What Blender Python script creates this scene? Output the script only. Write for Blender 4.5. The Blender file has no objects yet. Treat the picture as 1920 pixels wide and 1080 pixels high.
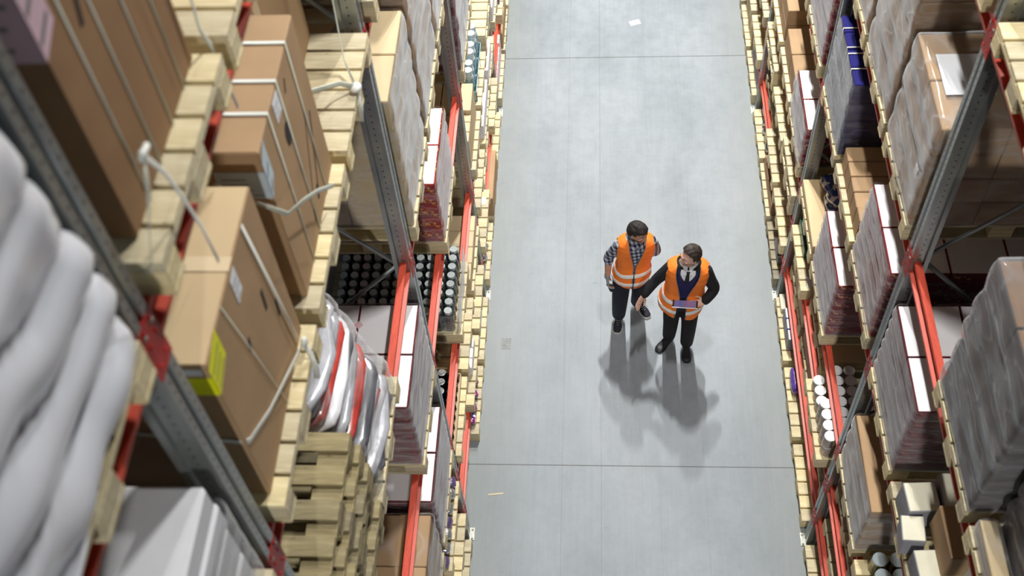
import bpy, bmesh, math, random
from mathutils import Vector, Matrix, noise
C = bpy.context.scene
COL = C.collection
PI = math.pi

# ------------------------------------------------------------------ camera, world, lamps, exposure
XL, XR = -1.396, 1.743          # front faces of the left and right racking
BAY = 2.8
cam_d = bpy.data.cameras.new('camera'); cam = bpy.data.objects.new('camera', cam_d); COL.objects.link(cam)
C.camera = cam
PITCH, YAW, ROLL = math.radians(53.5473), math.radians(-6.97943), math.radians(-5.61091)
fw = Vector((math.sin(YAW)*math.cos(PITCH), math.cos(YAW)*math.cos(PITCH), -math.sin(PITCH)))
r0 = fw.cross(Vector((0, 0, 1))).normalized(); u0 = r0.cross(fw)
rt = math.cos(ROLL)*r0 + math.sin(ROLL)*u0
up = -math.sin(ROLL)*r0 + math.cos(ROLL)*u0
cam.matrix_world = Matrix(((rt.x, up.x, -fw.x, -0.2228), (rt.y, up.y, -fw.y, -1.6216), (rt.z, up.z, -fw.z, 9.9926), (0, 0, 0, 1)))
cam_d.sensor_width = 36; cam_d.lens = 2113.04/1920*36; cam_d.clip_start = 0.05; cam_d.clip_end = 100
cam_d.dof.use_dof = True; cam_d.dof.focus_distance = 10.6; cam_d.dof.aperture_fstop = 2.0

w = bpy.data.worlds.new('world'); C.world = w; w.use_nodes = True
w.node_tree.nodes['Background'].inputs[0].default_value = (0.80, 0.90, 1.0, 1)
w.node_tree.nodes['Background'].inputs[1].default_value = 0.024

def lamp(name, loc, sx, sy, power, tilt=0.0, col=(1.0, 0.985, 0.94)):
    l = bpy.data.lights.new(name, 'AREA'); l.shape = 'RECTANGLE'; l.size = sx; l.size_y = sy
    l.energy = power; l.color = col
    o = bpy.data.objects.new(name, l); COL.objects.link(o); o.location = loc
    o.rotation_euler = (tilt, 0, 0)
    return o
# row of long high-bay lamps hung over the aisle, and one added light
lamp('ceiling_and_added_light', (0.55, 3.7, 11.4), 0.14, 0.8, 190)  # extra light, added to brighten the tops of the near-left loads
lamp('ceiling_and_added_light', (0.40, 9.9, 11.4), 0.14, 0.8, 690)
lamp('ceiling_and_added_light', (0.40, 13.0, 11.4), 0.14, 0.8, 560)
lamp('ceiling_and_added_light', (0.40, 16.7, 11.4), 0.14, 0.8, 260)
lamp('ceiling_and_added_light', (0.45, -11.0, 12.0), 0.4, 1.2, 800)
C.view_settings.view_transform = 'Standard'; C.view_settings.look = 'None'
C.view_settings.exposure = 0.92; C.view_settings.gamma = 1.0; C.view_settings.use_curve_mapping = False

# ------------------------------------------------------------------ materials
def lin(c):
    return tuple(((v/255.0)/12.92 if v/255.0 <= 0.04045 else ((v/255.0+0.055)/1.055)**2.4) for v in c) + (1.0,)
class NT:
    def __init__(s, name):
        s.m = bpy.data.materials.new(name); s.m.use_nodes = True
        s.t = s.m.node_tree; s.b = s.t.nodes['Principled BSDF']; s.out = s.t.nodes['Material Output']
    def n(s, typ, **kw):
        nd = s.t.nodes.new(typ)
        for k, v in kw.items(): setattr(nd, k, v)
        return nd
    def l(s, a, b): s.t.links.new(a, b)
    def math(s, op, a, b=None, c=None, clamp=False):
        nd = s.n('ShaderNodeMath', operation=op, use_clamp=clamp)
        for i, v in enumerate((a, b, c)):
            if v is None: continue
            if isinstance(v, (int, float)): nd.inputs[i].default_value = v
            else: s.l(v, nd.inputs[i])
        return nd.outputs[0]
    def co(s, kind='Object', scale=(1, 1, 1)):
        tc = s.n('ShaderNodeTexCoord'); mp = s.n('ShaderNodeMapping'); mp.inputs['Scale'].default_value = scale
        s.l(tc.outputs[kind], mp.inputs[0]); return mp.outputs[0]
    def noise(s, vec, scale, detail=4, rough=0.55):
        nd = s.n('ShaderNodeTexNoise'); nd.inputs['Scale'].default_value = scale
        nd.inputs['Detail'].default_value = detail; nd.inputs['Roughness'].default_value = rough
        s.l(vec, nd.inputs['Vector']); return nd.outputs['Fac']
    def ramp(s, fac, stops):
        nd = s.n('ShaderNodeValToRGB'); e = nd.color_ramp.elements
        while len(e) < len(stops): e.new(0.5)
        for i, (p, c) in enumerate(stops): e[i].position = p; e[i].color = c
        s.l(fac, nd.inputs[0]); return nd.outputs[0]
    def mix(s, fac, a, b, mode='MIX'):
        nd = s.n('ShaderNodeMix', data_type='RGBA', blend_type=mode)
        for i, v in ((0, fac), (6, a), (7, b)):
            if isinstance(v, (int, float)): nd.inputs[i].default_value = v
            elif isinstance(v, tuple): nd.inputs[i].default_value = v
            else: s.l(v, nd.inputs[i])
        return nd.outputs[2]
    def bump(s, h, strength=0.3, dist=0.01):
        nd = s.n('ShaderNodeBump'); nd.inputs['Strength'].default_value = strength; nd.inputs['Distance'].default_value = dist
        s.l(h, nd.inputs['Height']); s.l(nd.outputs[0], s.b.inputs['Normal']); return nd
    def rnd(s): return s.n('ShaderNodeObjectInfo').outputs['Random']
    def base(s, c): 
        if isinstance(c, tuple): s.b.inputs['Base Color'].default_value = c
        else: s.l(c, s.b.inputs['Base Color'])

def simple(name, rgb, rough=0.6, metal=0.0, var=0.08, nscale=8, bump=0.0, bscale=60, coat=0.0, rvar=0.0, spec=0.5):
    m = NT(name); c = lin(rgb)
    f = m.noise(m.co(), nscale, 4)
    dark = tuple(v*(1-var*2) for v in c[:3]) + (1,); lite = tuple(min(1, v*(1+var)) for v in c[:3]) + (1,)
    col = m.ramp(f, [(0.25, dark), (0.75, lite)])
    if rvar:
        v = m.math('MULTIPLY_ADD', m.rnd(), rvar, 1-rvar/2)
        hs = m.n('ShaderNodeHueSaturation'); m.l(v, hs.inputs['Value']); m.l(col, hs.inputs['Color']); col = hs.outputs[0]
    m.base(col); m.b.inputs['Roughness'].default_value = rough; m.b.inputs['Metallic'].default_value = metal
    m.b.inputs['Specular IOR Level'].default_value = spec
    if coat: m.b.inputs['Coat Weight'].default_value = coat; m.b.inputs['Coat Roughness'].default_value = 0.12
    if bump: m.bump(m.noise(m.co(), bscale, 3), bump, 0.004)
    return m.m

def wood_mat(name, c1, c2, c3):
    m = NT(name); v = m.co('Object', (1.0, 9, 9))
    f = m.noise(v, 4.5, 6, 0.6); g = m.noise(m.co('Object', (2, 60, 60)), 3, 2)
    col = m.ramp(f, [(0.25, lin(c1)), (0.55, lin(c2)), (0.8, lin(c3))])
    kn = m.noise(m.co('Object', (3, 8, 8)), 6, 1)
    knot = m.ramp(kn, [(0.70, (1, 1, 1, 1)), (0.78, (0.55, 0.42, 0.30, 1))])
    col = m.mix(0.8, col, knot, 'MULTIPLY')
    col = m.mix(0.20, col, m.ramp(g, [(0.35, (0.35, 0.25, 0.15, 1)), (0.6, (1, 1, 1, 1))]), 'MULTIPLY')
    hs = m.n('ShaderNodeHueSaturation'); m.l(m.math('MULTIPLY_ADD', m.rnd(), 0.40, 0.76), hs.inputs['Value'])
    m.l(m.math('MULTIPLY_ADD', m.rnd(), 0.3, 0.85), hs.inputs['Saturation']); m.l(col, hs.inputs['Color'])
    m.base(hs.outputs[0]); m.b.inputs['Roughness'].default_value = 0.78; m.b.inputs['Specular IOR Level'].default_value = 0.25
    m.bump(g, 0.25, 0.002); return m.m
WOOD = wood_mat('pale_pallet_wood', (190, 174, 138), (214, 202, 167), (229, 220, 192))
WOODOLD = wood_mat('weathered_pallet_wood', (122, 112, 88), (152, 141, 110), (176, 165, 134))

WOODGREY = wood_mat('grey_pallet_wood', (128, 122, 104), (160, 152, 128), (182, 174, 148))
def board_mat(name, rgb, var=0.06, rvar=0.14):
    m = NT(name); c = lin(rgb)
    f = m.noise(m.co('Object', (1, 1, 1)), 3.5, 5)
    col = m.ramp(f, [(0.3, tuple(v*(1-2*var) for v in c[:3])+(1,)), (0.7, tuple(min(1, v*(1+var)) for v in c[:3])+(1,))])
    hs = m.n('ShaderNodeHueSaturation'); m.l(m.math('MULTIPLY_ADD', m.rnd(), rvar, 1-rvar/2), hs.inputs['Value']); m.l(col, hs.inputs['Color'])
    m.base(hs.outputs[0]); m.b.inputs['Roughness'].default_value = 0.72; m.b.inputs['Specular IOR Level'].default_value = 0.3
    m.bump(m.noise(m.co('Object', (1, 1, 18)), 14, 2), 0.06, 0.002); return m.m
CARD = board_mat('brown_cardboard', (172, 142, 108))
CARDL = board_mat('light_cardboard', (206, 186, 150))
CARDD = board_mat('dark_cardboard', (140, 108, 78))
CREAM = board_mat('cream_carton', (214, 210, 190))
WHITE = board_mat('white_carton', (232, 230, 234), 0.02, 0.06)
GREYC = board_mat('grey_carton', (150, 150, 156))
KRAFT = board_mat('kraft_sheet', (206, 182, 144), 0.03, 0.05)

def print_mat(name, base, ink, ink2, sx=6.0, thr=0.56):
    # coloured carton side with blocks of printing
    m = NT(name); v = m.co('Object', (sx, sx, sx*2.2))
    vo = m.n('ShaderNodeTexVoronoi', feature='F1', distance='CHEBYCHEV'); vo.inputs['Scale'].default_value = 1.4; m.l(v, vo.inputs['Vector'])
    hs = m.n('ShaderNodeSeparateColor'); m.l(vo.outputs['Color'], hs.inputs[0])
    a = m.math('GREATER_THAN', hs.outputs[0], thr + 0.2); b = m.math('GREATER_THAN', hs.outputs[1], thr + 0.24)
    nz = m.noise(m.co(), 40, 3); fine = m.math('GREATER_THAN', nz, 0.52)
    col = m.mix(m.math('MULTIPLY', a, fine), lin(base), lin(ink)); col = m.mix(m.math('MULTIPLY', b, fine), col, lin(ink2))
    m.base(col); m.b.inputs['Roughness'].default_value = 0.35; return m.m
REDP = print_mat('dark_red_printed_carton', (132, 22, 34), (214, 160, 120), (70, 12, 22))
MAROON = print_mat('maroon_printed_carton', (104, 30, 40), (150, 70, 70), (60, 14, 24))
REDYEL = print_mat('red_yellow_printed_carton', (150, 26, 40), (236, 164, 60), (196, 60, 40), 5.0, 0.42)
NAVY = simple('navy_blue_carton', (34, 34, 104), 0.22, 0, 0.05, 4, coat=0.4)
NAVYS = print_mat('navy_carton_front', (44, 50, 70), (104, 118, 128), (70, 80, 78), 4.0, 0.3)
GREEN = simple('dark_green_carton', (14, 92, 78), 0.35)

def film_mat(name, base, grz, tint=(0.80, 0.81, 0.84, 1), rough=0.12, bstr=0.16, sc=(0.7, 0.55, 3.6), nz=2.4):
    """stretch film: clear when seen square on, silvery at a slant, with long smooth pull folds and thin creases"""
    m = NT(name); m.base(tint); m.b.inputs['Roughness'].default_value = rough; m.b.inputs['Specular IOR Level'].default_value = 0.8
    tc = m.n('ShaderNodeTexCoord'); mp = m.n('ShaderNodeMapping'); mp.inputs['Rotation'].default_value = (0.35, 0.0, 0.0); mp.inputs['Scale'].default_value = sc; m.l(tc.outputs['Object'], mp.inputs[0])
    st = m.noise(mp.outputs[0], nz, 1.5, 0.4)
    n2 = m.noise(mp.outputs[0], nz*2.3, 1.0, 0.4); cr = m.math('POWER', m.math('SUBTRACT', 1.0, m.math('ABSOLUTE', m.math('MULTIPLY_ADD', n2, 4.0, -2.0)), clamp=True), 6.0)
    h = m.math('ADD', m.math('MULTIPLY', st, 1.2), m.math('MULTIPLY', cr, 0.07)); bn = m.bump(h, bstr, 0.10)
    lw = m.n('ShaderNodeLayerWeight'); lw.inputs['Blend'].default_value = 0.45; m.l(bn.outputs[0], lw.inputs['Normal'])
    f = m.math('MULTIPLY_ADD', m.math('POWER', lw.outputs['Facing'], 3.0), grz, base)
    f = m.math('ADD', f, m.math('MULTIPLY_ADD', st, 0.4, -0.2)); f = m.math('ADD', f, m.math('MULTIPLY', cr, 0.16)); f = m.math('MINIMUM', m.math('MAXIMUM', f, 0.0), 0.97)
    tr = m.n('ShaderNodeBsdfTransparent'); tr.inputs[0].default_value = (0.96, 0.96, 0.96, 1)
    mx = m.n('ShaderNodeMixShader'); m.l(f, mx.inputs[0]); m.l(tr.outputs[0], mx.inputs[1]); m.l(m.b.outputs[0], mx.inputs[2])
    m.l(mx.outputs[0], m.out.inputs[0]); return m.m
FILM = film_mat('clear_stretch_film', 0.04, 1.25, (0.74, 0.75, 0.78, 1))
FILMT = film_mat('thin_stretch_film', 0.0, 0.9, (0.74, 0.75, 0.77, 1))
FILMH = film_mat('heavy_stretch_film', 0.07, 1.3, (0.70, 0.71, 0.73, 1), 0.13, 0.2, (0.8, 0.8, 2.4))
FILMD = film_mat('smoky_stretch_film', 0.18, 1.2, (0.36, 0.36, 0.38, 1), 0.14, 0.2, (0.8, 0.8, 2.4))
BAGW = film_mat('milky_plastic_film', 0.62, 0.5, (0.90, 0.90, 0.94, 1), 0.22, 0.3)

def steel_mat():
    # galvanised steel of the uprights with punched slots in two columns on each face
    m = NT('galvanised_upright_steel')
    tc = m.n('ShaderNodeTexCoord'); sp = m.n('ShaderNodeSeparateXYZ'); m.l(tc.outputs['Object'], sp.inputs[0])
    zf = m.math('SUBTRACT', m.math('FRACT', m.math('DIVIDE', sp.outputs[2], 0.05)), 0.5)
    dz = m.math('MULTIPLY', zf, 0.05)
    def hole(coord, at, r, stag=0.0):
        d = m.math('SUBTRACT', m.math('ABSOLUTE', coord) if at >= 0 else coord, abs(at) if at >= 0 else at)
        dd = m.math('ADD', m.math('MULTIPLY', d, d), m.math('MULTIPLY', dz, dz)); return m.math('LESS_THAN', dd, r*r)
    h1 = hole(sp.outputs[1], 0.030, 0.0058)
    ax = m.math('ABSOLUTE', m.math('SUBTRACT', m.math('ABSOLUTE', sp.outputs[0]), 0.045))
    dd = m.math('ADD', m.math('MULTIPLY', ax, ax), m.math('MULTIPLY', dz, dz)); h2 = m.math('LESS_THAN', dd, 0.005**2)
    side = m.math('GREATER_THAN', m.math('ABSOLUTE', sp.outputs[1]), 0.0465)
    h = m.math('ADD', m.math('MULTIPLY', h1, m.math('SUBTRACT', 1.0, side)), m.math('MULTIPLY', h2, side), clamp=True)
    f = m.noise(m.co('Object', (3, 3, 0.8)), 5, 4)
    col = m.ramp(f, [(0.3, lin((138, 144, 148))), (0.6, lin((160, 165, 162))), (0.8, lin((180, 180, 166)))])
    m.base(m.mix(h, col, (0.015, 0.015, 0.015, 1))); m.b.inputs['Metallic'].default_value = 0.75; m.b.inputs['Roughness'].default_value = 0.32
    return m.m
STEEL = steel_mat()
GALV = simple('galvanised_steel', (150, 156, 156), 0.42, 0.5, 0.12, 10)
PLATE = simple('pale_foot_plate_steel', (206, 208, 198), 0.5, 0.1, 0.12, 20)
def orange_mat(name, a, b):
    m = NT(name); f = m.noise(m.co('Object', (12, 2, 12)), 5, 6, 0.7)
    col = m.ramp(f, [(0.20, lin((150, 110, 96))), (0.30, lin(b)), (0.65, lin(a)), (0.85, lin(a))])
    m.base(col); m.b.inputs['Roughness'].default_value = 0.45; return m.m
ORANGE = orange_mat('orange_red_beam_paint', (208, 78, 50), (184, 60, 42))
REDCON = orange_mat('red_connector_paint', (178, 40, 34), (150, 30, 28))
BLACKP = simple('black_plastic', (22, 22, 24), 0.35)
PAPER = simple('white_paper_label', (226, 228, 234), 0.6, 0, 0.03)
INK = simple('black_print', (38, 30, 28), 0.7)
LINEINK = simple('faded_print', (120, 116, 118), 0.7)
YELLOW = simple('yellow_label', (226, 228, 10), 0.5, 0, 0.03)
PINK = simple('pink_label', (206, 176, 190), 0.6, 0, 0.04)
BLUEL = simple('pale_blue_label', (188, 204, 214), 0.6, 0, 0.04)
STRAP = simple('white_plastic_strap', (214, 216, 210), 0.35, 0, 0.04)
STRAPG = simple('grey_plastic_strap', (192, 196, 184), 0.35, 0, 0.04)
STRAPB = simple('blue_strap', (40, 60, 170), 0.4)
LID = simple('white_tin_lid', (236, 238, 240), 0.28, 0, 0.04, 30, rvar=0.1)
TIN = simple('pale_tin_body', (176, 160, 150), 0.3, 0.2, 0.2, 12)
GLASSY = simple('smoky_bottle_plastic', (56, 66, 66), 0.12, 0, 0.2, 20, coat=0.8)
CAPS = simple('silver_bottle_cap', (196, 204, 206), 0.2, 0.6, 0.1, 30, rvar=0.3)
DKBOT = simple('black_bottle_plastic', (26, 28, 32), 0.18, 0, 0.1, 20, coat=0.6)
JARLID = simple('pale_clear_jar_lid', (196, 212, 218), 0.15, 0, 0.08, 30, coat=0.6, rvar=0.15)
JARB = print_mat('blue_green_jar_label', (120, 168, 190), (70, 130, 60), (214, 226, 230), 20, 0.3)
OLIVE = simple('olive_jar', (104, 98, 52), 0.2, 0, 0.2, 20, coat=0.6)
CLEARB = simple('clear_blue_pack_plastic', (150, 178, 188), 0.2, 0, 0.15, 12, coat=0.5)
FOIL = simple('crumpled_silver_foil', (186, 190, 196), 0.22, 0.75, 0.35, 18, bump=1.0, bscale=22)
SACKW = simple('white_film_sack', (228, 229, 236), 0.30, 0, 0.04, 6, bump=0.35, bscale=9, coat=0.5)
SACKG = simple('silver_grey_sack', (176, 178, 186), 0.25, 0.1, 0.2, 7, bump=0.5, bscale=9, coat=0.6)
SACKD = simple('slate_grey_sack', (96, 98, 108), 0.25, 0.1, 0.25, 7, bump=0.5, bscale=9, coat=0.6)
SACKR = simple('red_printed_sack', (196, 66, 58), 0.25, 0, 0.25, 9, bump=0.5, bscale=9, coat=0.6)
PURPLE = simple('purple_plastic_bag', (92, 62, 150), 0.25, 0, 0.2, 20, bump=0.5, bscale=20, coat=0.4)
def patch_mat(name, a, b, c, sc=9):
    m = NT(name); f = m.noise(m.co(), sc, 1, 0.4); g = m.noise(m.co('Object', (1.3, 1.7, 1.1)), sc*1.4, 0)
    col = m.mix(m.math('GREATER_THAN', f, 0.54), lin(a), lin(b)); col = m.mix(m.math('GREATER_THAN', g, 0.62), col, lin(c))
    m.base(col); m.b.inputs['Roughness'].default_value = 0.2; m.b.inputs['Coat Weight'].default_value = 0.6
    m.bump(m.noise(m.co(), 20, 3), 0.5, 0.006); return m.m
BLUYEL = patch_mat('blue_yellow_printed_bag', (24, 56, 128), (190, 168, 40), (206, 206, 214))
BLUPUR = patch_mat('blue_purple_printed_bag', (44, 52, 130), (150, 40, 120), (226, 226, 232), 14)

def floor_mat():
    m = NT('grey_polished_concrete')
    tc = m.n('ShaderNodeTexCoord'); sp = m.n('ShaderNodeSeparateXYZ'); m.l(tc.outputs['Object'], sp.inputs[0]); X, Y = sp.outputs[0], sp.outputs[1]
    big = m.noise(m.co('Object', (1, 0.5, 1)), 0.9, 6, 0.6); fine = m.noise(m.co(), 7, 6, 0.65); brush = m.noise(m.co('Object', (14, 0.6, 1)), 2.2, 4, 0.6)
    col = m.ramp(big, [(0.28, lin((130, 138, 145))), (0.52, lin((146, 153, 160))), (0.75, lin((158, 164, 171)))])
    col = m.mix(0.32, col, m.ramp(brush, [(0.3, (0.78, 0.80, 0.80, 1)), (0.65, (1, 1, 1, 1))]), 'MULTIPLY')
    col = m.mix(0.6, col, m.ramp(fine, [(0.25, (0.72, 0.74, 0.72, 1)), (0.6, (1, 1, 1, 1))]), 'MULTIPLY')
    # floor colour turns green-grey in a band along the foot of the racks
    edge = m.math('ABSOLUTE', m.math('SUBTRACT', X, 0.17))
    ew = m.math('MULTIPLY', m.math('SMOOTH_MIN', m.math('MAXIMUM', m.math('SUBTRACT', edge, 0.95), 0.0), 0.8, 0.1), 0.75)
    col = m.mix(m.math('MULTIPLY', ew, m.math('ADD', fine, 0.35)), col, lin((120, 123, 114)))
    # scattered dark spots and scuffs
    sp1 = m.noise(m.co('Object', (1.0, 1.6, 1)), 3.4, 3, 0.7); col = m.mix(m.ramp(sp1, [(0.70, (0, 0, 0, 1)), (0.76, (0.5, 0.5, 0.5, 1))]), col, lin((100, 104, 104)))
    def line(coord, at, wd, k, base):
        d = m.math('ABSOLUTE', m.math('SUBTRACT', coord, at)); mask = m.math('MULTIPLY', m.math('LESS_THAN', d, wd), k)
        return m.mix(mask, base, lin((70, 72, 70)))
    for y in (3.54, 9.39, -2.31, 15.24): col = line(Y, y, 0.006, 0.75, col)
    for x, k in ((-0.147, 0.30), (-0.53, 0.26), (0.42, 0.12), (0.86, 0.10)): col = line(X, x, 0.0032, k, col)
    m.base(col); m.b.inputs['Roughness'].default_value = 0.55; m.l(m.math('MULTIPLY_ADD', fine, 0.25, 0.42), m.b.inputs['Roughness'])
    m.b.inputs['Specular IOR Level'].default_value = 0.35
    m.bump(fine, 0.05, 0.002); return m.m
FLOOR = floor_mat()

# ------------------------------------------------------------------ mesh helpers
class MB:
    def __init__(s): s.v = []; s.f = []; s.mi = []
    def add(s, vs, fs, mi=0):
        b = len(s.v); s.v += [tuple(v) for v in vs]; s.f += [tuple(b+i for i in f) for f in fs]; s.mi += [mi]*len(fs)
    def box(s, x0, x1, y0, y1, z0, z1, mi=0, bev=0.0, top=None):
        if x0 > x1: x0, x1 = x1, x0
        if y0 > y1: y0, y1 = y1, y0
        if bev <= 0:
            vs = [(x, y, z) for z in (z0, z1) for y in (y0, y1) for x in (x0, x1)]
            fs = [(0, 2, 3, 1), (4, 5, 7, 6), (0, 1, 5, 4), (2, 6, 7, 3), (0, 4, 6, 2), (1, 3, 7, 5)]
            b = len(s.v); s.add(vs, fs, mi)
            if top is not None: s.mi[-5] = top
            return
        b = bev; vs = []; idx = {}
        for ix in (0, 1):
            for iy in (0, 1):
                for iz in (0, 1):
                    X = (x0, x1)[ix]; Y = (y0, y1)[iy]; Z = (z0, z1)[iz]; dx = b*(1-2*ix); dy = b*(1-2*iy); dz = b*(1-2*iz)
                    for k, p in enumerate(((X, Y+dy, Z+dz), (X+dx, Y, Z+dz), (X+dx, Y+dy, Z))): idx[(ix, iy, iz, k)] = len(vs); vs.append(p)
        g = lambda *a: idx[a]
        fs = []; ms = []
        for ix in (0, 1): fs.append([g(ix, 0, 0, 0), g(ix, 1, 0, 0), g(ix, 1, 1, 0), g(ix, 0, 1, 0)][::(1 if ix else -1)]); ms.append(mi)
        for iy in (0, 1): fs.append([g(0, iy, 0, 1), g(1, iy, 0, 1), g(1, iy, 1, 1), g(0, iy, 1, 1)][::(-1 if iy else 1)]); ms.append(mi)
        for iz in (0, 1): fs.append([g(0, 0, iz, 2), g(1, 0, iz, 2), g(1, 1, iz, 2), g(0, 1, iz, 2)][::(1 if iz else -1)]); ms.append(top if (top is not None and iz) else mi)
        for a in (0, 1):
            for c in (0, 1):
                fs.append([g(a, c, 0, 0), g(a, c, 1, 0), g(a, c, 1, 1), g(a, c, 0, 1)]); ms.append(mi)
                fs.append([g(a, 0, c, 0), g(a, 1, c, 0), g(a, 1, c, 2), g(a, 0, c, 2)]); ms.append(mi)
                fs.append([g(0, a, c, 1), g(1, a, c, 1), g(1, a, c, 2), g(0, a, c, 2)]); ms.append(mi)
                for e in (0, 1): fs.append([g(a, c, e, 0), g(a, c, e, 1), g(a, c, e, 2)]); ms.append(mi)
        s.add(vs, fs, mi); s.mi[-len(fs):] = ms
    def lathe(s, prof, n=16, cx=0, cy=0, mi=0):
        # prof: list of (r, z, mi)
        b = len(s.v)
        for r, z, _ in prof:
            for i in range(n): a = 2*PI*i/n; s.v.append((cx+r*math.cos(a), cy+r*math.sin(a), z))
        for k in range(len(prof)-1):
            for i in range(n):
                j = (i+1) % n; s.f.append((b+k*n+i, b+k*n+j, b+(k+1)*n+j, b+(k+1)*n+i)); s.mi.append(prof[k+1][2])
        s.f.append(tuple(b+i for i in range(n))[::-1]); s.mi.append(prof[0][2])
        s.f.append(tuple(b+(len(prof)-1)*n+i for i in range(n))); s.mi.append(prof[-1][2])
    def tube(s, pts, rad, n=12, mi=0, cap=True, flat=None):
        # pts: Vectors, rad: list of (a, b) semi-axes; flat: fixed reference direction for axis a
        pts = [Vector(p) for p in pts]; b = len(s.v); N = len(pts)
        ref = Vector(flat) if flat is not None else None; prev = None
        for k, p in enumerate(pts):
            t = (pts[min(k+1, N-1)]-pts[max(k-1, 0)])
            t = t.normalized() if t.length > 1e-9 else Vector((0, 0, 1))
            if ref is not None: a = ref - t*ref.dot(t)
            elif prev is not None: a = prev - t*prev.dot(t)
            else:
                a = Vector((1, 0, 0)) if abs(t.x) < 0.8 else Vector((0, 1, 0)); a = a - t*a.dot(t)
            a = a.normalized(); prev = a; c = t.cross(a)
            r = rad[k] if isinstance(rad, list) else rad
            ra, rb = r if isinstance(r, tuple) else (r, r)
            for i in range(n):
                th = 2*PI*i/n; s.v.append(tuple(p + a*ra*math.cos(th) + c*rb*math.sin(th)))
        for k in range(N-1):
            for i in range(n):
                j = (i+1) % n; s.f.append((b+k*n+i, b+k*n+j, b+(k+1)*n+j, b+(k+1)*n+i)); s.mi.append(mi)
        if cap:
            s.f.append(tuple(b+i for i in range(n))[::-1]); s.mi.append(mi)
            s.f.append(tuple(b+(N-1)*n+i for i in range(n))); s.mi.append(mi)
    def ball(s, c, r, nu=14, nv=10, mi=0, M=None):
        vs = []; fs = []
        for j in range(nv+1):
            ph = PI*j/nv
            for i in range(nu):
                th = 2*PI*i/nu; p = Vector((r[0]*math.sin(ph)*math.cos(th), r[1]*math.sin(ph)*math.sin(th), r[2]*math.cos(ph)))
                if M: p = M @ p
                vs.append(tuple(Vector(c)+p))
        for j in range(nv):
            for i in range(nu):
                k = (i+1) % nu; fs.append((j*nu+i, (j+1)*nu+i, (j+1)*nu+k, j*nu+k))
        s.add(vs, fs, mi)
    def grid(s, fn, nu, nv, mi=0, closed=False, keep=None):
        b = len(s.v); m = nu if closed else nu+1
        for j in range(nv+1):
            for i in range(m): s.v.append(tuple(fn(i/nu, j/nv)))
        for j in range(nv):
            for i in range(nu):
                if keep and not keep((i+0.5)/nu, (j+0.5)/nv): continue
                k = (i+1) % m if closed else i+1
                s.f.append((b+j*m+i, b+j*m+k, b+(j+1)*m+k, b+(j+1)*m+i)); s.mi.append(mi(((i+0.5)/nu), (j+0.5)/nv) if callable(mi) else mi)
    def mesh(s, name, mats, smooth=False, fix=True):
        me = bpy.data.meshes.new(name); me.from_pydata(s.v, [], s.f)
        for m in (mats if isinstance(mats, (list, tuple)) else [mats]): me.materials.append(m)
        for p, i in zip(me.polygons, s.mi): p.material_index = i; p.use_smooth = smooth
        if fix:
            bm = bmesh.new(); bm.from_mesh(me); bmesh.ops.recalc_face_normals(bm, faces=bm.faces); bm.to_mesh(me); bm.free()
        me.update(); return me

def link(name, me, loc=(0, 0, 0), parent=None, rz=0.0, rot=None):
    o = bpy.data.objects.new(name, me); COL.objects.link(o); o.location = loc
    o.rotation_euler = rot if rot else (0, 0, rz)
    if parent: o.parent = parent
    return o
def tag(o, label, cat=None, group=None, kind=None):
    if label: o['label'] = label
    if cat: o['category'] = cat
    if group: o['group'] = group
    if kind: o['kind'] = kind
    return o
def thing(name, loc, label, cat, group=None, rz=0.0):
    return tag(link(name, None, loc, None, rz), label, cat, group)
ORD = ['nearest', 'second', 'third', 'fourth', 'fifth', 'sixth', 'seventh', 'eighth', 'ninth', 'tenth', 'eleventh', 'twelfth']
_cache = {}
def cached(key, fn):
    if key not in _cache: _cache[key] = fn()
    return _cache[key]
def copy_tree(o, loc, rz=None, label=None, group=None):
    c = o.copy(); COL.objects.link(c); c.location = loc
    if rz is not None: c.rotation_euler = (0, 0, rz)
    if label: c['label'] = label
    if group: c['group'] = group
    for ch in list(o.children):
        d = ch.copy(); COL.objects.link(d); d.parent = c
        for g in ch.children:
            e = g.copy(); COL.objects.link(e); e.parent = d
    return c

# ------------------------------------------------------------------ the setting
mb = MB(); mb.box(-7, 7.5, -6, 26, -0.2, 0.0); tag(link('floor', mb.mesh('floor', FLOOR)), None, kind='structure')

LV = {0: 0.0, 1: 0.57, 2: 1.21, 3: 1.77, 4: 3.05, 5: 4.31, 6: 6.13, 7: 7.58}
LVN = {0: 'floor', 1: 'lowest', 2: 'second', 3: 'third', 4: 'fourth', 5: 'fifth', 6: 'sixth', 7: 'top'}
BAYN = {-1: 'bay under the camera', 0: 'nearest bay', 1: 'second bay', 2: 'third bay', 3: 'far bay', 4: 'farthest bay'}
SN = {'L': 'left', 'R': 'right'}
def sx(side): return -1 if side == 'L' else 1
def xf(side): return XL if side == 'L' else XR

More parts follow.
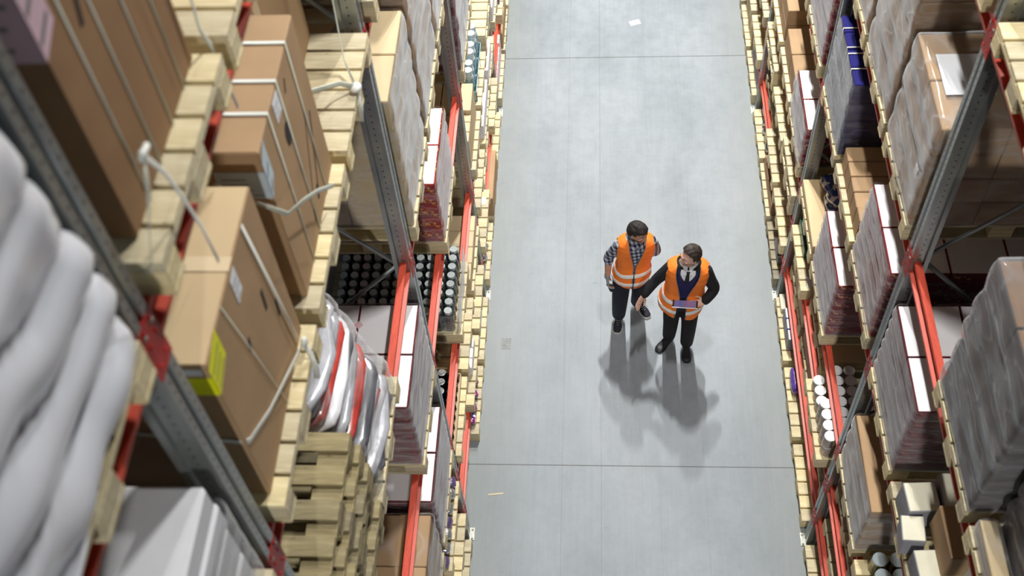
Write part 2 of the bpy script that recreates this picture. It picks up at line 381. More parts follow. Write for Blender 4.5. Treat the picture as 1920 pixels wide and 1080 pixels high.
# uprights: front post, rear post, braces, foot plates
def post_mesh(h):
    m = MB()
    # cross-section, front face at x = 0, body running to +x
    pr = [(0.0, -0.050), (0.0, -0.016), (0.012, -0.010), (0.012, 0.010), (0.0, 0.016), (0.0, 0.050), (0.075, 0.050), (0.080, 0.066), (0.108, 0.066),
          (0.108, 0.063), (0.083, 0.063), (0.078, 0.047), (0.003, 0.047), (0.003, 0.018), (0.015, 0.012), (0.015, -0.012), (0.003, -0.018), (0.003, -0.047),
          (0.078, -0.047), (0.083, -0.063), (0.108, -0.063), (0.108, -0.066), (0.080, -0.066), (0.075, -0.050)]
    n = len(pr); vs = [(x, y, 0) for x, y in pr] + [(x, y, h) for x, y in pr]
    m.add(vs, [(i, (i+1) % n, n+(i+1) % n, n+i) for i in range(n)])
    return m.mesh('post', STEEL)
def plate_mesh():
    m = MB(); m.box(-0.045, 0.12, -0.065, 0.065, 0, 0.008, 0, 0.002)
    for y in (-0.045, 0.045): m.lathe([(0.010, 0.008, 0), (0.010, 0.022, 0), (0.006, 0.026, 0)], 8, -0.026, y)
    return m.mesh('foot_plate', PLATE)
H_UP = 9.3
def upright(side, k):
    y = k*BAY; rz = 0 if side == 'R' else PI
    wh = {0: 'nearest the camera', 1: 'footed at the bottom of the picture', 2: 'footed beside the two workers', 3: 'footed just below the far floor joint', 4: 'footed above the top edge', 5: 'the farthest one'}[k]
    t = thing('upright_frame', (xf(side), y, 0), '%s rack: punched galvanised steel upright frame, %s' % (SN[side], wh), 'rack upright', 'upright frames of the two racks', rz)
    pm = cached('post', lambda: post_mesh(H_UP))
    link('front_post', pm, (0, 0, 0), t)
    link('rear_post', pm, (1.10, 0, 0), t, PI)
    def bar(key, x0, z0, x1, z1):
        def mk():
            m = MB(); m.tube([(x0, 0, 0), (x1, 0, z1-z0)], (0.018, 0.012), 8, flat=(0, 0, 1)); return m.mesh('brace', GALV, True)
        return cached(('br', key), mk)
    z = 0.25; i = 0
    while z < 8.4:
        a = (0.09, z, 1.01, z+1.0) if i % 2 == 0 else (1.01, z, 0.09, z+1.0)
        link('brace', bar(i % 2, *a), (0, 0.02, z), t); z += 1.0; i += 1
    link('foot_plate', cached('plate', plate_mesh), (0, 0, 0.0005), t)
    return t
for k in range(0, 6): upright('L', k)
for k in range(1, 6): upright('R', k)

# beams with red end connectors
def beam_mesh():
    m = MB(); L = BAY-0.10
    pr = [(0.0, -0.11), (0.0, -0.090), (0.036, -0.084), (0.036, -0.032), (0.012, -0.028), (0.012, -0.002), (0.014, 0.0), (0.055, 0.0), (0.057, -0.002), (0.057, -0.11)]
    n = len(pr); vs = [(x, -L/2, z) for x, z in pr] + [(x, L/2, z) for x, z in pr]
    m.add(vs, [(i, (i+1) % n, n+(i+1) % n, n+i) for i in range(n)] + [tuple(range(n)), tuple(range(n, 2*n))])
    return m.mesh('beam_bar', ORANGE)
def conn_mesh(s):
    m = MB(); m.box(-0.014, -0.008, 0, s*0.055, -0.16, 0.05); m.box(-0.014, 0.052, s*0.001, s*0.006, -0.16, 0.05)
    for z in (-0.12, -0.03, 0.03): m.tube([(-0.014, s*0.028, z), (-0.020, s*0.028, z)], 0.006, 8)
    return m.mesh('end_connector', REDCON)
def pin_mesh():
    m = MB(); m.ball((0, 0, 0), (0.006, 0.010, 0.010), 8, 6); return m.mesh('safety_pin', PLATE, True)
def beam(side, bay, lv, rear=False):
    d = (1.10 if rear else 0.0); s = sx(side); x = xf(side) + s*(d + (0.012 if not rear else 0.0)) ; rz = 0 if side == 'R' else PI
    if rear: rz += PI
    t = thing('rack_beam', (x, bay*BAY+BAY/2, LV[lv]), '%s rack, %s, %s level: orange-red %s beam' % (SN[side], BAYN[bay], LVN[lv], 'rear' if rear else 'front'), 'rack beam', 'orange-red load beams', rz)
    link('beam_bar', cached('beam', beam_mesh), (0, 0, 0), t)
    for e in (-1, 1):
        c = link('end_connector', cached(('con', e), lambda: conn_mesh(e)), (0, -e*(BAY/2), 0), t)
        if not rear: link('safety_pin', cached('pin', pin_mesh), (-0.016, e*0.03, 0.02), c)
    return t
for side, rows in (('L', {-1: (6, 7), 0: (1, 2, 3, 4, 5, 6, 7), 1: (1, 2, 3, 4, 5, 6), 2: (1, 2, 3, 4, 5), 3: (1, 2, 3), 4: (1, 2)}),
                   ('R', {0: (1, 2, 3, 4, 5, 6), 1: (1, 2, 3, 4, 5, 6), 2: (1, 2, 3, 4, 5), 3: (1, 2, 3), 4: (1, 2)})):
    for b, ls in rows.items():
        for l in ls:
            beam(side, b, l)
            if l >= 4 and b <= 1: beam(side, b, l, True)

# ------------------------------------------------------------------ pallets  (local: x into the rack, front edge x = 0, z = 0 base)
YB6 = [(-0.4+0.1364*i, 0.118) for i in range(6)]
YB5 = [(-0.4+0.175*i, 0.10) for i in range(5)]
def pallet_parts(wood):
    P = []
    for i, (y, wd) in enumerate(YB5 if wood is WOODOLD else YB6):
        def f(wd=wd):
            m = MB(); m.box(0, 1.2, 0, wd, 0, 0.022, 0, 0.002); return m.mesh('deck_board', wood)
        P.append(('deck_board', cached((wood.name, 'db', wd), f), (0, y, 0.122)))
    def cb():
        m = MB(); m.box(0, 0.145, -0.4, 0.4, 0, 0.022, 0, 0.002); return m.mesh('cross_board', wood)
    for x in (0.0, 0.5275, 1.055): P.append(('cross_board', cached((wood.name, 'cb'), cb), (x, 0, 0.0995)))
    def blk(wd):
        def f():
            m = MB()
            c = 0.03; m.box(0, 0.145, 0, wd, 0, 0.078, 0, 0.004); return m.mesh('block', wood)
        return cached((wood.name, 'bk', wd), f)
    for x in (0.0, 0.5275, 1.055):
        for y, wd in ((-0.4, 0.10), (-0.0725, 0.145), (0.30, 0.10)): P.append(('block', blk(wd), (x, y, 0.0215)))
    for y, wd in ((-0.4, 0.10), (-0.0725, 0.145), (0.30, 0.10)):
        def f(wd=wd):
            m = MB(); m.box(0, 1.2, 0, wd, 0, 0.021, 0, 0.003); return m.mesh('bottom_board', wood)
        P.append(('bottom_board', cached((wood.name, 'bb', wd), f), (0, y, 0)))
    return P
def pallet_single(wood):
    m = MB()
    for y, wd in YB6: m.box(0, 1.2, y, y+wd, 0.122, 0.144)
    for x in (0.0, 0.5275, 1.055):
        m.box(x, x+0.145, -0.4, 0.4, 0.100, 0.1215)
        for y, wd in ((-0.4, 0.10), (-0.0725, 0.145), (0.30, 0.10)): m.box(x, x+0.145, y, y+wd, 0.0215, 0.0995)
    for y, wd in ((-0.4, 0.10), (-0.0725, 0.145), (0.30, 0.10)): m.box(0, 1.2, y, y+wd, 0, 0.021)
    return m.mesh('pallet', wood)
_pal = {}
def pallet(side, yc, z, label, wood=None, out=0.0, simple_=False, turn=0.0, group='wooden pallets'):
    wood = wood or WOOD; s = sx(side); out += 0.026 if (z > 6 and side == 'L') else 0.010; x = xf(side) + s*(-0.026 - out)
    rz = (0 if side == 'R' else PI) + turn; loc = (x, yc, z + 0.001)
    if simple_:
        return tag(link('pallet', cached((wood.name, 'ps'), lambda: pallet_single(wood)), loc, None, rz), label, 'pallet', group)
    key = wood.name
    if key not in _pal:
        t = thing('pallet', loc, label, 'pallet', group, rz)
        for n, me, l in pallet_parts(wood): link(n, me, l, t)
        _pal[key] = t; return t
    return copy_tree(_pal[key], loc, rz, label, group)

XLP, XRP = XL + 0.026, XR - 0.026
def xd(side, d): return (XLP - d) if side == 'L' else (XRP + d)     # depth behind the pallet front
def slot_y(bay, i): return bay*BAY + 0.12 + 0.88*i + 0.40

# ------------------------------------------------------------------ cartons
def carton_mesh(dx, dy, dz, mats, key, tape=True, bev=0.006, tdir='y'):
    # centred on x and y, base at z = 0; material 0 sides, 1 top, 2 tape
    def mk():
        m = MB(); m.box(-dx/2, dx/2, -dy/2, dy/2, 0, dz, 0, min(bev, dz*0.1), 1)
        if tape:
            tw = 0.025
            if tdir == 'y': m.box(-tw, tw, -dy/2-0.0008, dy/2+0.0008, dz-0.05, dz+0.0008, 2)
            else: m.box(-dx/2-0.0008, dx/2+0.0008, -tw, tw, dz-0.05, dz+0.0008, 2)
        return m.mesh('carton', mats)
    return cached((key, round(dx, 3), round(dy, 3), round(dz, 3), tape, tdir), mk)
TAPE = simple('clear_brown_tape', (190, 150, 104), 0.25, 0, 0.04)
KINDS = {'brown': [CARD, CARD, TAPE], 'light': [CARDL, CARDL, TAPE], 'dark': [CARDD, CARDD, TAPE], 'white': [WHITE, WHITE, PAPER], 'cream': [CREAM, CREAM, TAPE],
         'grey': [GREYC, WHITE, PAPER], 'red': [REDP, WHITE, PAPER], 'maroon': [MAROON, WHITE, PAPER], 'redyel': [REDYEL, WHITE, PAPER], 'navy': [NAVY, NAVY, NAVY],
         'redred': [REDP, REDP, REDP], 'kraft': [CARD, KRAFT, TAPE]}
def wrap_mesh(dx, dy, h, seed, amp=0.010, base=0.0, top=True, round_=0.03, slump=0.0, step=0.05, ridge=None, lean=0.0):
    m = MB(); r = round_
    # perimeter as rounded rectangle
    pts = []
    hx, hy = dx/2, dy/2
    def seg(a, b, n): return [(a[0]+(b[0]-a[0])*i/n, a[1]+(b[1]-a[1])*i/n) for i in range(n)]
    nx_ = max(3, int(dx/step)); ny_ = max(3, int(dy/step))
    cor = [(hx-r, hy-r, 0), (-hx+r, hy-r, PI/2), (-hx+r, -hy+r, PI), (hx-r, -hy+r, 3*PI/2)]
    for k, (cx, cy, a0) in enumerate(cor):
        for i in range(4): a = a0 + PI/2*i/3; pts.append((cx+r*math.cos(a), cy+r*math.sin(a)))
        nx2 = cor[(k+1) % 4]; a1 = nx2[2]; p1 = (nx2[0]+r*math.cos(a1), nx2[1]+r*math.sin(a1)); p0 = pts[-1]
        n = nx_ if k in (0, 2) else ny_
        pts += seg(p0, p1, n)[1:]
    N = len(pts); nz = max(4, int(h/step*1.3))
    rng = random.Random(seed); off = rng.random()*50
    def P(i, z, out=1.0):
        x, y = pts[i % N]; L = math.hypot(x, y) or 1
        q = Vector((x*1.7+off, y*1.7, z*11)); d = (0.5*noise.noise(q) + 0.5*noise.noise(Vector((x*6+off, y*6, z*3))))*amp
        if ridge:
            ph = (z + ridge[2]*y + 0.05*noise.noise(Vector((x*2+off, y*3, z*2))))*ridge[1]; fr = ph - math.floor(ph)
            d += ridge[0]*(math.sin(PI*fr)**0.7 - 0.5)
        k = out*(1 + d/max(0.25, L)) ; sl = 1.0 - slump*max(0, z/h)**2
        return (x*k*sl + lean*z/h, y*k*sl, z)
    b = len(m.v)
    for j in range(nz+1):
        z = base + (h-base)*j/nz
        for i in range(N): m.v.append(P(i, z))
    for j in range(nz):
        for i in range(N): k = (i+1) % N; m.f.append((b+j*N+i, b+j*N+k, b+(j+1)*N+k, b+(j+1)*N+i)); m.mi.append(0)
    if top:
        rings = 5; prev = b+nz*N
        for q in range(1, rings+1):
            fct = 1 - (0.10 if q == 1 else 0.10+0.85*(q-1)/(rings-1)); st = len(m.v)
            for i in range(N):
                x, y, _ = P(i, h); m.v.append((lean+(x-lean)*fct, y*fct, h + 0.006 + 0.006*noise.noise(Vector((x*fct*9+off, y*fct*9, 1)))))
            for i in range(N): k = (i+1) % N; m.f.append((prev+i, prev+k, st+k, st+i)); m.mi.append(0)
            prev = st
    return m
def stack(side, yc, z, nx, ny, nz, kind, h, label, cat='cartons', wrap=None, wy=0.76, depth=1.17, d0=0.008, name='wrapped_carton_stack', group=None, cgroup=None, clabel=None, tape=False, seed=1, top=True, amp=0.008, jit=0.002, skip=None, tdir='y', rib=0.016):
    """cartons in a grid; wrapped: one thing with carton parts and a film; loose: every carton its own thing"""
    s = sx(side); cx = xd(side, d0 + depth/2); dx, dy, dz = depth/nx, wy/ny, h/nz
    me = carton_mesh(dx-0.005, dy-0.005, dz-0.0015, KINDS[kind], kind, tape, tdir=tdir); rng = random.Random(seed)
    root = None
    if wrap: root = thing(name, (cx, yc, z), label, cat, group)
    for k in range(nz):
        for j in range(ny):
            for i in range(nx):
                if skip and skip(i, j, k): continue
                if nx*ny*nz > 60 and 0 < i < nx-1 and k < nz-1: continue      # never seen inside the load
                l = ((i+0.5-nx/2)*dx + rng.uniform(-jit, jit), (j+0.5-ny/2)*dy + rng.uniform(-jit, jit), k*dz + 0.001)
                if root: link('carton', me, l, root)
                else: tag(link('carton', me, (cx+l[0], yc+l[1], z+l[2])), '%s, %s from its near end, %s row' % (clabel or label, ORD[j], ('front', 'second', 'rear')[(nx-1-i) if side == 'L' else i]), 'carton', cgroup)
    if wrap:
        wm = wrap_mesh(depth+0.010+amp, wy+0.010+amp, h+0.004, seed, amp, 0.0, top, ridge=(rib, nz/h, 0.0), step=0.04).mesh('stretch_wrap', wrap, True)
        link('stretch_wrap', wm, (0, 0, 0.002), root)
    return root
def single(side, y0, y1, z, h, d0, d1, kind, label, name='carton', cat='carton', group=None, tape=True, tdir='y', rz=0):
    x0, x1 = sorted((xd(side, d0), xd(side, d1)))
    me = carton_mesh(x1-x0, y1-y0, h, KINDS[kind], kind, tape, 0.006, tdir)
    return tag(link(name, me, ((x0+x1)/2, (y0+y1)/2, z+0.001), None, rz), label, cat, group)

def pillow_mesh(dx, dy, dz, seed, mats, bulge=0.12, amp=0.02, nu=28, nv=14, pw=0.45):
    m = MB(); off = seed*7.31
    def sp(v, e): return math.copysign(abs(v)**e, v)
    def fn(u, v):
        th = 2*PI*u; ph = PI*(v-0.5)
        c = sp(math.cos(ph), 0.55); p = Vector((dx/2*c*sp(math.cos(th), pw), dy/2*c*sp(math.sin(th), pw), dz/2*sp(math.sin(ph), 0.8)))
        q = p*7 + Vector((off, 0, 0)); p *= 1 + amp*noise.noise(q)*2; p.z += amp*0.5*noise.noise(q*2.1)*min(dx, dy)*0.6
        return p
    m.grid(fn, nu, nv, 0, True); return m.mesh('sack', mats, True, False)
def sacks(side, yc, z, spec, dz, wy, depth, label, cat, wrap, seed, ncol=1, pername='sack', d0=0.0, lean=0.0, amp=0.02, wrapamp=0.03, loose=False, group=None):
    cx = xd(side, d0 + depth/2)
    root = None if loose else thing('wrapped_sack_stack', (cx, yc, z), label, cat)
    n = len(spec)
    for k, mt in enumerate(spec):
        for j in range(ncol):
            me = pillow_mesh(depth*1.01, wy/ncol*1.02, dz*1.06, seed+k*3+j, mt, amp=amp)
            l = (sx(side)*lean*k/n + (0.02*math.sin(k*2.3+seed) if n > 8 else 0), (j+0.5-ncol/2)*wy/ncol + (0.015*math.cos(k*1.7) if n > 8 else 0), dz*(k+0.5))
            if loose: tag(link(pername, me, (cx+l[0], yc+l[1], z+l[2]+0.012)), label, cat, group)
            else: link(pername, me, (l[0], l[1], l[2]+0.012), root)
    if wrap:
        wm = wrap_mesh(depth+0.03, wy+0.02, dz*n+0.03, seed, wrapamp, 0.0, True, 0.10, 0.06, lean=sx(side)*lean).mesh('stretch_wrap', wrap, True)
        link('stretch_wrap', wm, (0, 0, 0.0), root)
    return root
def can_grid(side, y0, z, ny, nx, r, h, prof, mats, label, cat, group, name, d0, pitch=None, layers=1, seed=0, j0=0, i0=0):
    pitch = pitch or r*2.03
    def mk():
        m = MB(); m.lathe(prof(r, h), 14); return m.mesh(name, mats, False)
    me = cached((name, r, h), mk); rng = random.Random(seed)
    for k in range(layers):
        for i in range(nx):
            for j in range(ny):
                if k < layers-1 and i > 0 and j > 0: continue
                o = link(name, me, (xd(side, d0 + r + i*pitch), y0 + r + j*pitch, z + 0.001 + k*(h+0.004)), None, rng.random()*6)
                tag(o, '%s, %s from its near end, %s row from the aisle' % (label, ORD[j+j0], 'first' if i+i0 == 0 else ORD[i+i0]), cat, group)
def flat_on(parent, name, kind, mat, a, b, c, d, mats_ink=None, lines=0, th=0.0012):
    """thin rectangle with corners a (origin), b (end of first side), d (end of second side) in parent space"""
    a, b, d = Vector(a), Vector(b), Vector(d); u = b-a; v = d-a; n = u.cross(v).normalized()
    m = MB(); vs = [a, a+u, a+u+v, a+v]; vs = vs + [p+n*th for p in vs]
    m.add(vs, [(0, 1, 2, 3), (4, 5, 6, 7), (0, 1, 5, 4), (1, 2, 6, 5), (2, 3, 7, 6), (3, 0, 4, 7)])
    rng = random.Random(int(abs(a.x*991+a.y*77+a.z*13)*10))
    for k in range(lines):
        t0 = 0.10 + 0.80*k/lines; t1 = t0 + 0.80/lines*0.22; e = rng.uniform(0.55, 0.9)
        q = [a+u*0.1+v*t0, a+u*e+v*t0, a+u*e+v*t1, a+u*0.1+v*t1]; q = [p+n*(th*1.5) for p in q]; m.add(q, [(0, 1, 2, 3)], 1)
    me = m.mesh(name, [mat, LINEINK]); return link(name, me, (0, 0, 0), parent)
def ribbon(parent, name, pts, width, wdir, mat, th=0.0018, loc=(0, 0, 0)):
    m = MB(); m.tube(pts, (width/2, th/2), 6, flat=wdir); return link(name, m.mesh(name, mat, True), loc, parent)

CLEART = simple('clear_packing_tape', (224, 204, 170), 0.2, 0, 0.03)
REDLT = simple('faint_red_print', (214, 170, 176), 0.6)
SHEET = simple('milky_white_film', (204, 206, 214), 0.24, 0, 0.04, 6, bump=0.25, bscale=5, coat=0.6)
FOAM = simple('white_foam', (218, 220, 226), 0.6, 0, 0.03)
FOILP = simple('purple_foil', (120, 104, 150), 0.25, 0.5, 0.3, 18, bump=0.8, bscale=22)
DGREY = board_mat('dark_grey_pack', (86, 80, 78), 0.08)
PINKW = board_mat('pink_white_carton', (226, 188, 196), 0.02, 0.04)
KINDS.update({'pinkw': [PINKW, PINKW, PAPER], 'greyd': [DGREY, CARDD, TAPE], 'creamg': [GREYC, CREAM, TAPE], 'green': [GREEN, GREEN, GREEN],
              'bluepur': [PURPLE, PURPLE, PURPLE], 'kraftk': [CARDL, KRAFT, TAPE], 'navyb': [NAVY, NAVY, NAVY]})
def MB_box(hx, hy, hz, mat):
    m = MB(); m.box(-hx, hx, -hy, hy, 0, hz); return m.mesh('strap_band', mat)

# ------------------------------------------------------------------ loads, left rack
PH = 0.145
def top_of(l): return LV[l] + PH + 0.001
def pal(side, bay, i, l, what, **k):
    y = k.pop('y', slot_y(bay, i))
    return pallet(side, y, LV[l], what, **k)

# --- bay under the camera
pal('L', -1, 2, 7, 'left rack, bottom left corner: pallet under the big white wrapped sacks')
sacks('L', slot_y(-1, 2), top_of(7), [SACKW]*6, 0.165, 0.74, 1.08, 'big stack of white film-wrapped sacks filling the left edge of the picture', 'wrapped sacks', None, 11, amp=0.02, d0=0.04, lean=0.0)
link('stretch_wrap', wrap_mesh(1.20, 0.86, 1.02, 12, 0.05, 0.0, True, 0.10, 0.05, 0.025, (0.05, 6.0, 0.2)).mesh('stretch_wrap', SHEET, True), (-sx('L')*0.0, 0, 0), bpy.data.objects['wrapped_sack_stack'])
pal('L', -1, 2, 6, 'left rack, bottom edge: pallet under the white foam boxes beside the nearest upright')
root = thing('wrapped_foam_box_stack', (xd('L', 0.60), slot_y(-1, 2), top_of(6)), 'white foam boxes with lids under clear film, bottom left beside the nearest upright', 'foam boxes')
for k, (zz, hh, g) in enumerate(((0, 0.20, 0.0), (0.205, 0.20, 0.0), (0.41, 0.13, 0.012), (0.545, 0.12, 0.0))):
    for j in (0, 1):
        for i in (0, 1, 2):
            me = carton_mesh(0.375+g, 0.385+g, hh, [FOAM, FOAM, FOAM], 'foam%d' % k, False, bev=0.03)
            link('foam_box', me, ((i-1)*0.385, (j-0.5)*0.395, zz+0.001), root)
link('stretch_wrap', wrap_mesh(1.20, 0.83, 0.53, 5, 0.012, 0.0, False).mesh('stretch_wrap', FILMT, True), (0, 0, 0), root)

# --- top level, nearest bay: big strapped carton
pal('L', 0, 0, 7, 'left rack: topmost pallet, under the big strapped brown carton with the pink label')
bx = single('L', 0.20, 0.90, top_of(7), 1.25, 0.055, 1.15, 'dark', 'big dark brown strapped carton with a pink label, top left corner', 'large_carton')
cx, cy = xd('L', 0.6025), 0.55
fx = 0.5475; ny = -0.35
for k, y in enumerate((0.34, 0.47, 0.62, 0.77)):
    ribbon(bx, 'strap', [(fx+0.002, y-cy, 0.0), (fx+0.002, y-cy, 1.252), (-0.54, y-cy, 1.253)], 0.012, (0, 1, 0), STRAPG)
flat_on(bx, 'shipping_label', '', PINK, (fx-0.14, ny-0.001, 0.62), (fx, ny-0.001, 0.62), None, (fx-0.14, ny-0.001, 0.92), lines=4)
flat_on(bx, 'shipping_label', '', PINK, (fx+0.001, ny, 0.62), (fx+0.001, ny+0.10, 0.66), None, (fx+0.001, ny, 0.92), lines=3)
for (yy, zz, a, b) in ((0.06, 0.55, 0.10, 0.018), (0.10, 0.80, 0.14, 0.02), (0.20, 0.66, 0.05, 0.03), (0.02, 0.95, 0.05, 0.02)):
    flat_on(bx, 'printed_mark', '', INK, (fx+0.0006, yy-0.2, zz), (fx+0.0006, yy-0.2+a*0.35, zz+a), None, (fx+0.0006, yy-0.2-b, zz+b*0.4))
st = thing('loose_strap', (XL+0.09, 0.2, 7.9), 'grey plastic strap knotted at the pallet below the big strapped carton, its tail hanging free', 'strap')
ribbon(st, 'strap_tail', [(0.0, 0.0, 0.15), (0.0, 0.06, 0.02), (-0.005, 0.10, -0.12), (0.0, 0.12, -0.27), (0.0, 0.13, -0.44)], 0.016, (0, 1, 0.2), STRAP, 0.002)
ribbon(st, 'strap_loop', [(0.0, 0.0, 0.15), (0.002, -0.04, 0.09), (0.002, -0.14, 0.0), (-0.002, -0.17, -0.05), (-0.03, -0.17, -0.10)], 0.016, (0, 0.7, 0.7), STRAPG, 0.002)
m = MB(); m.ball((0, 0, 0.15), (0.012, 0.018, 0.014), 10, 8); m.tube([(0, -0.02, 0.15), (0.005, 0.03, 0.155)], 0.009, 8); link('strap_knot', m.mesh('knot', STRAP, True), (0, 0, 0), st)
pal('L', 0, 1, 7, 'left rack: pallet cut by the top edge, second from the top left corner')
single('L', 1.12, 1.72, top_of(7), 0.9, 0.30, 1.15, 'dark', 'brown carton set back on the pallet cut by the top edge at left', 'large_carton')
sp = thing('wide_strap', (XL, 0.9, 7.8), 'wide grey strap down the far edge of the big strapped carton at top left', 'strap')
ribbon(sp, 'strap_band', [(0.03, 0.10, 0.85), (0.02, 0.05, 0.35), (0.012, 0.02, 0.02), (0.01, 0.06, -0.08), (0.0, 0.12, -0.40)], 0.022, (0, 1, 0), STRAPG, 0.002)

# --- sixth level, nearest bay
pal('L', 0, 0, 6, 'left rack: pallet under the brown carton with the yellow label')
bx = single('L', 0.17, 0.90, top_of(6), 0.87, 0.03, 1.12, 'kraft', 'large flat brown carton with a yellow label on its corner, left of the pallet stack', 'large_carton')
fx = 0.545; ny = -0.365
flat_on(bx, 'yellow_sticker', '', YELLOW, (fx+0.001, ny, 0.70), (fx+0.001, ny+0.13, 0.74), None, (fx+0.001, ny, 0.84), lines=3)
flat_on(bx, 'yellow_sticker', '', YELLOW, (fx-0.16, ny-0.001, 0.70), (fx, ny-0.001, 0.70), None, (fx-0.16, ny-0.001, 0.80))
flat_on(bx, 'paper_label', '', PAPER, (fx-0.17, ny-0.0015, 0.815), (fx-0.02, ny-0.0015, 0.815), None, (fx-0.17, ny-0.0015, 0.85))
flat_on(bx, 'paper_label', '', PAPER, (fx+0.001, ny+0.34, 0.72), (fx+0.001, ny+0.40, 0.73), None, (fx+0.001, ny+0.34, 0.84), lines=3)
flat_on(bx, 'clear_tape_band', '', CLEART, (-0.54, ny+0.36, 0.8715), (fx, ny+0.36, 0.8715), None, (-0.54, ny+0.42, 0.8715))
for (yy, zz, a) in ((0.52, 0.45, 0.10), (0.60, 0.30, 0.08), (0.30, 0.52, 0.05)):
    flat_on(bx, 'printed_mark', '', INK, (fx+0.0006, ny+yy, zz), (fx+0.0006, ny+yy+0.01, zz+a), None, (fx+0.0006, ny+yy-0.02, zz))
ribbon(bx, 'strap', [(fx+0.003, ny+0.56, 0.86), (fx+0.008, ny+0.60, 0.45), (fx+0.01, ny+0.64, 0.05)], 0.020, (0, 1, 0), STRAP)
ribbon(bx, 'thin_strap', [(fx+0.002, ny+0.22, 0.87), (fx+0.004, ny+0.30, 0.45), (fx+0.004, ny+0.38, 0.0)], 0.006, (0, 1, 0), STRAPG)
ribbon(bx, 'strap', [(-0.35, ny-0.004, 0.52), (fx-0.02, ny-0.006, 0.40), (fx+0.006, ny+0.02, 0.36), (fx+0.008, ny+0.22, 0.22), (fx+0.03, ny+0.60, 0.06)], 0.024, (0, 0, 1), STRAP)
m = MB(); m.ball((fx+0.04, ny+0.62, 0.06), (0.014, 0.026, 0.03), 10, 8); m.tube([(fx+0.04, ny+0.62, 0.06), (fx+0.075, ny+0.57, -0.03), (fx+0.07, ny+0.55, -0.09)], (0.012, 0.004), 8); link('strap_knot', m.mesh('knot', STRAP, True), (0, 0, 0), bx)

pal('L', 0, 1, 6, 'left rack: pallet under the brown carton with three white straps')
bx = single('L', 1.06, 1.80, top_of(6), 0.86, 0.03, 1.12, 'brown', 'brown carton with three white straps and a pale blue label, upper left', 'large_carton')
ny = -0.37
for y in (0.19, 0.36, 0.57):
    ribbon(bx, 'strap', [(-0.54, ny+y, 0.864), (fx+0.002, ny+y, 0.864)], 0.020, (0, 1, 0), STRAP)
    ribbon(bx, 'strap', [(fx+0.003, ny+y, 0.864), (fx+0.003, ny+y, 0.0)], 0.014, (0, 1, 0), STRAPG)
flat_on(bx, 'pale_blue_label', '', BLUEL, (fx-0.19, ny-0.001, 0.62), (fx, ny-0.001, 0.62), None, (fx-0.19, ny-0.001, 0.76), lines=4)
flat_on(bx, 'pale_blue_label', '', BLUEL, (fx+0.001, ny, 0.62), (fx+0.001, ny+0.07, 0.68), None, (fx+0.001, ny, 0.80), lines=2)
flat_on(bx, 'paper_label', '', PAPER, (fx+0.001, ny+0.26, 0.74), (fx+0.001, ny+0.34, 0.74), None, (fx+0.001, ny+0.26, 0.84), lines=3)
m = MB(); m.tube([(fx+0.0005, ny+0.33, 0.62), (fx+0.002, ny+0.33, 0.62)], (0.035, 0.055), 18, flat=(0, 1, 0)); link('printed_round_mark', m.mesh('mark', INK), (0, 0, 0), bx)
for (yy, zz, dy, dz, wd) in ((0.40, 0.20, 0.18, 0.32, 0.012), (0.47, 0.14, 0.16, 0.30, 0.018), (0.03, 0.78, 0.02, 0.06, 0.02), (0.44, 0.10, 0.02, 0.07, 0.03), (0.33, 0.08, 0.02, 0.06, 0.02), (0.42, 0.74, 0.03, 0.05, 0.02)):
    flat_on(bx, 'printed_mark', '', INK, (fx+0.0006, ny+yy, zz), (fx+0.0006, ny+yy+dy, zz+dz), None, (fx+0.0006, ny+yy+wd*0.8, zz-wd*0.4))
sp = thing('loose_strap', (XLP+0.012, 1.04, 6.9), 'grey strap slung round the near corner of the carton with three white straps', 'strap')
ribbon(sp, 'strap_band', [(-0.22, -0.03, 0.13), (-0.10, -0.035, 0.04), (0.004, -0.01, -0.06), (0.012, 0.16, -0.18), (0.012, 0.34, -0.33), (0.02, 0.52, -0.50)], 0.020, (0, 0, 1), STRAPG, 0.002)

pal('L', 0, 2, 6, 'left rack: pallet with its bare front boards showing beside the set-back brown carton, upper left')
bx = single('L', 1.94, 2.66, top_of(6), 1.0, 0.26, 1.15, 'brown', 'brown carton with a pale edge strip, set back on the pallet with bare front boards', 'large_carton')
fx = 0.445
flat_on(bx, 'edge_strip', '', CARDL, (fx+0.001, -0.30, 0.40), (fx+0.001, -0.22, 0.40), None, (fx+0.001, -0.30, 1.0))
flat_on(bx, 'paper_label', '', PAPER, (fx+0.002, -0.20, 0.30), (fx+0.002, -0.12, 0.30), None, (fx+0.002, -0.20, 0.52), lines=4)
for (yy, zz, a) in ((0.10, 0.12, 0.08), (0.02, 0.5, 0.16), (-0.28, 0.2, 0.05)):
    flat_on(bx, 'printed_mark', '', INK, (fx+0.0006, yy, zz), (fx+0.0006, yy+0.02, zz+a), None, (fx+0.0006, yy+0.03, zz))
sp = thing('knotted_strap', (XLP+0.02, 2.45, 6.25), 'pale strap with a white knot on the front of the bare-board pallet, upper left', 'strap')
ribbon(sp, 'strap_band', [(-0.36, -0.68, 0.55), (-0.18, -0.40, 0.22), (-0.06, -0.22, 0.11), (0.0, -0.18, 0.05)], 0.026, (0, 0.5, 0.8), STRAPG, 0.002)
ribbon(sp, 'strap_band', [(0.0, -0.18, 0.05), (-0.06, -0.06, 0.11), (-0.08, 0.08, 0.60), (-0.08, 0.10, 1.0)], 0.020, (0, 1, 0), STRAPG, 0.002)
m = MB(); m.ball((0, -0.18, 0.045), (0.03, 0.035, 0.018), 12, 8); m.tube([(0, -0.18, 0.04), (0.015, -0.22, -0.05), (0.01, -0.24, -0.12)], (0.012, 0.005), 8); link('strap_knot', m.mesh('knot', STRAP, True), (0, 0, 0), sp)

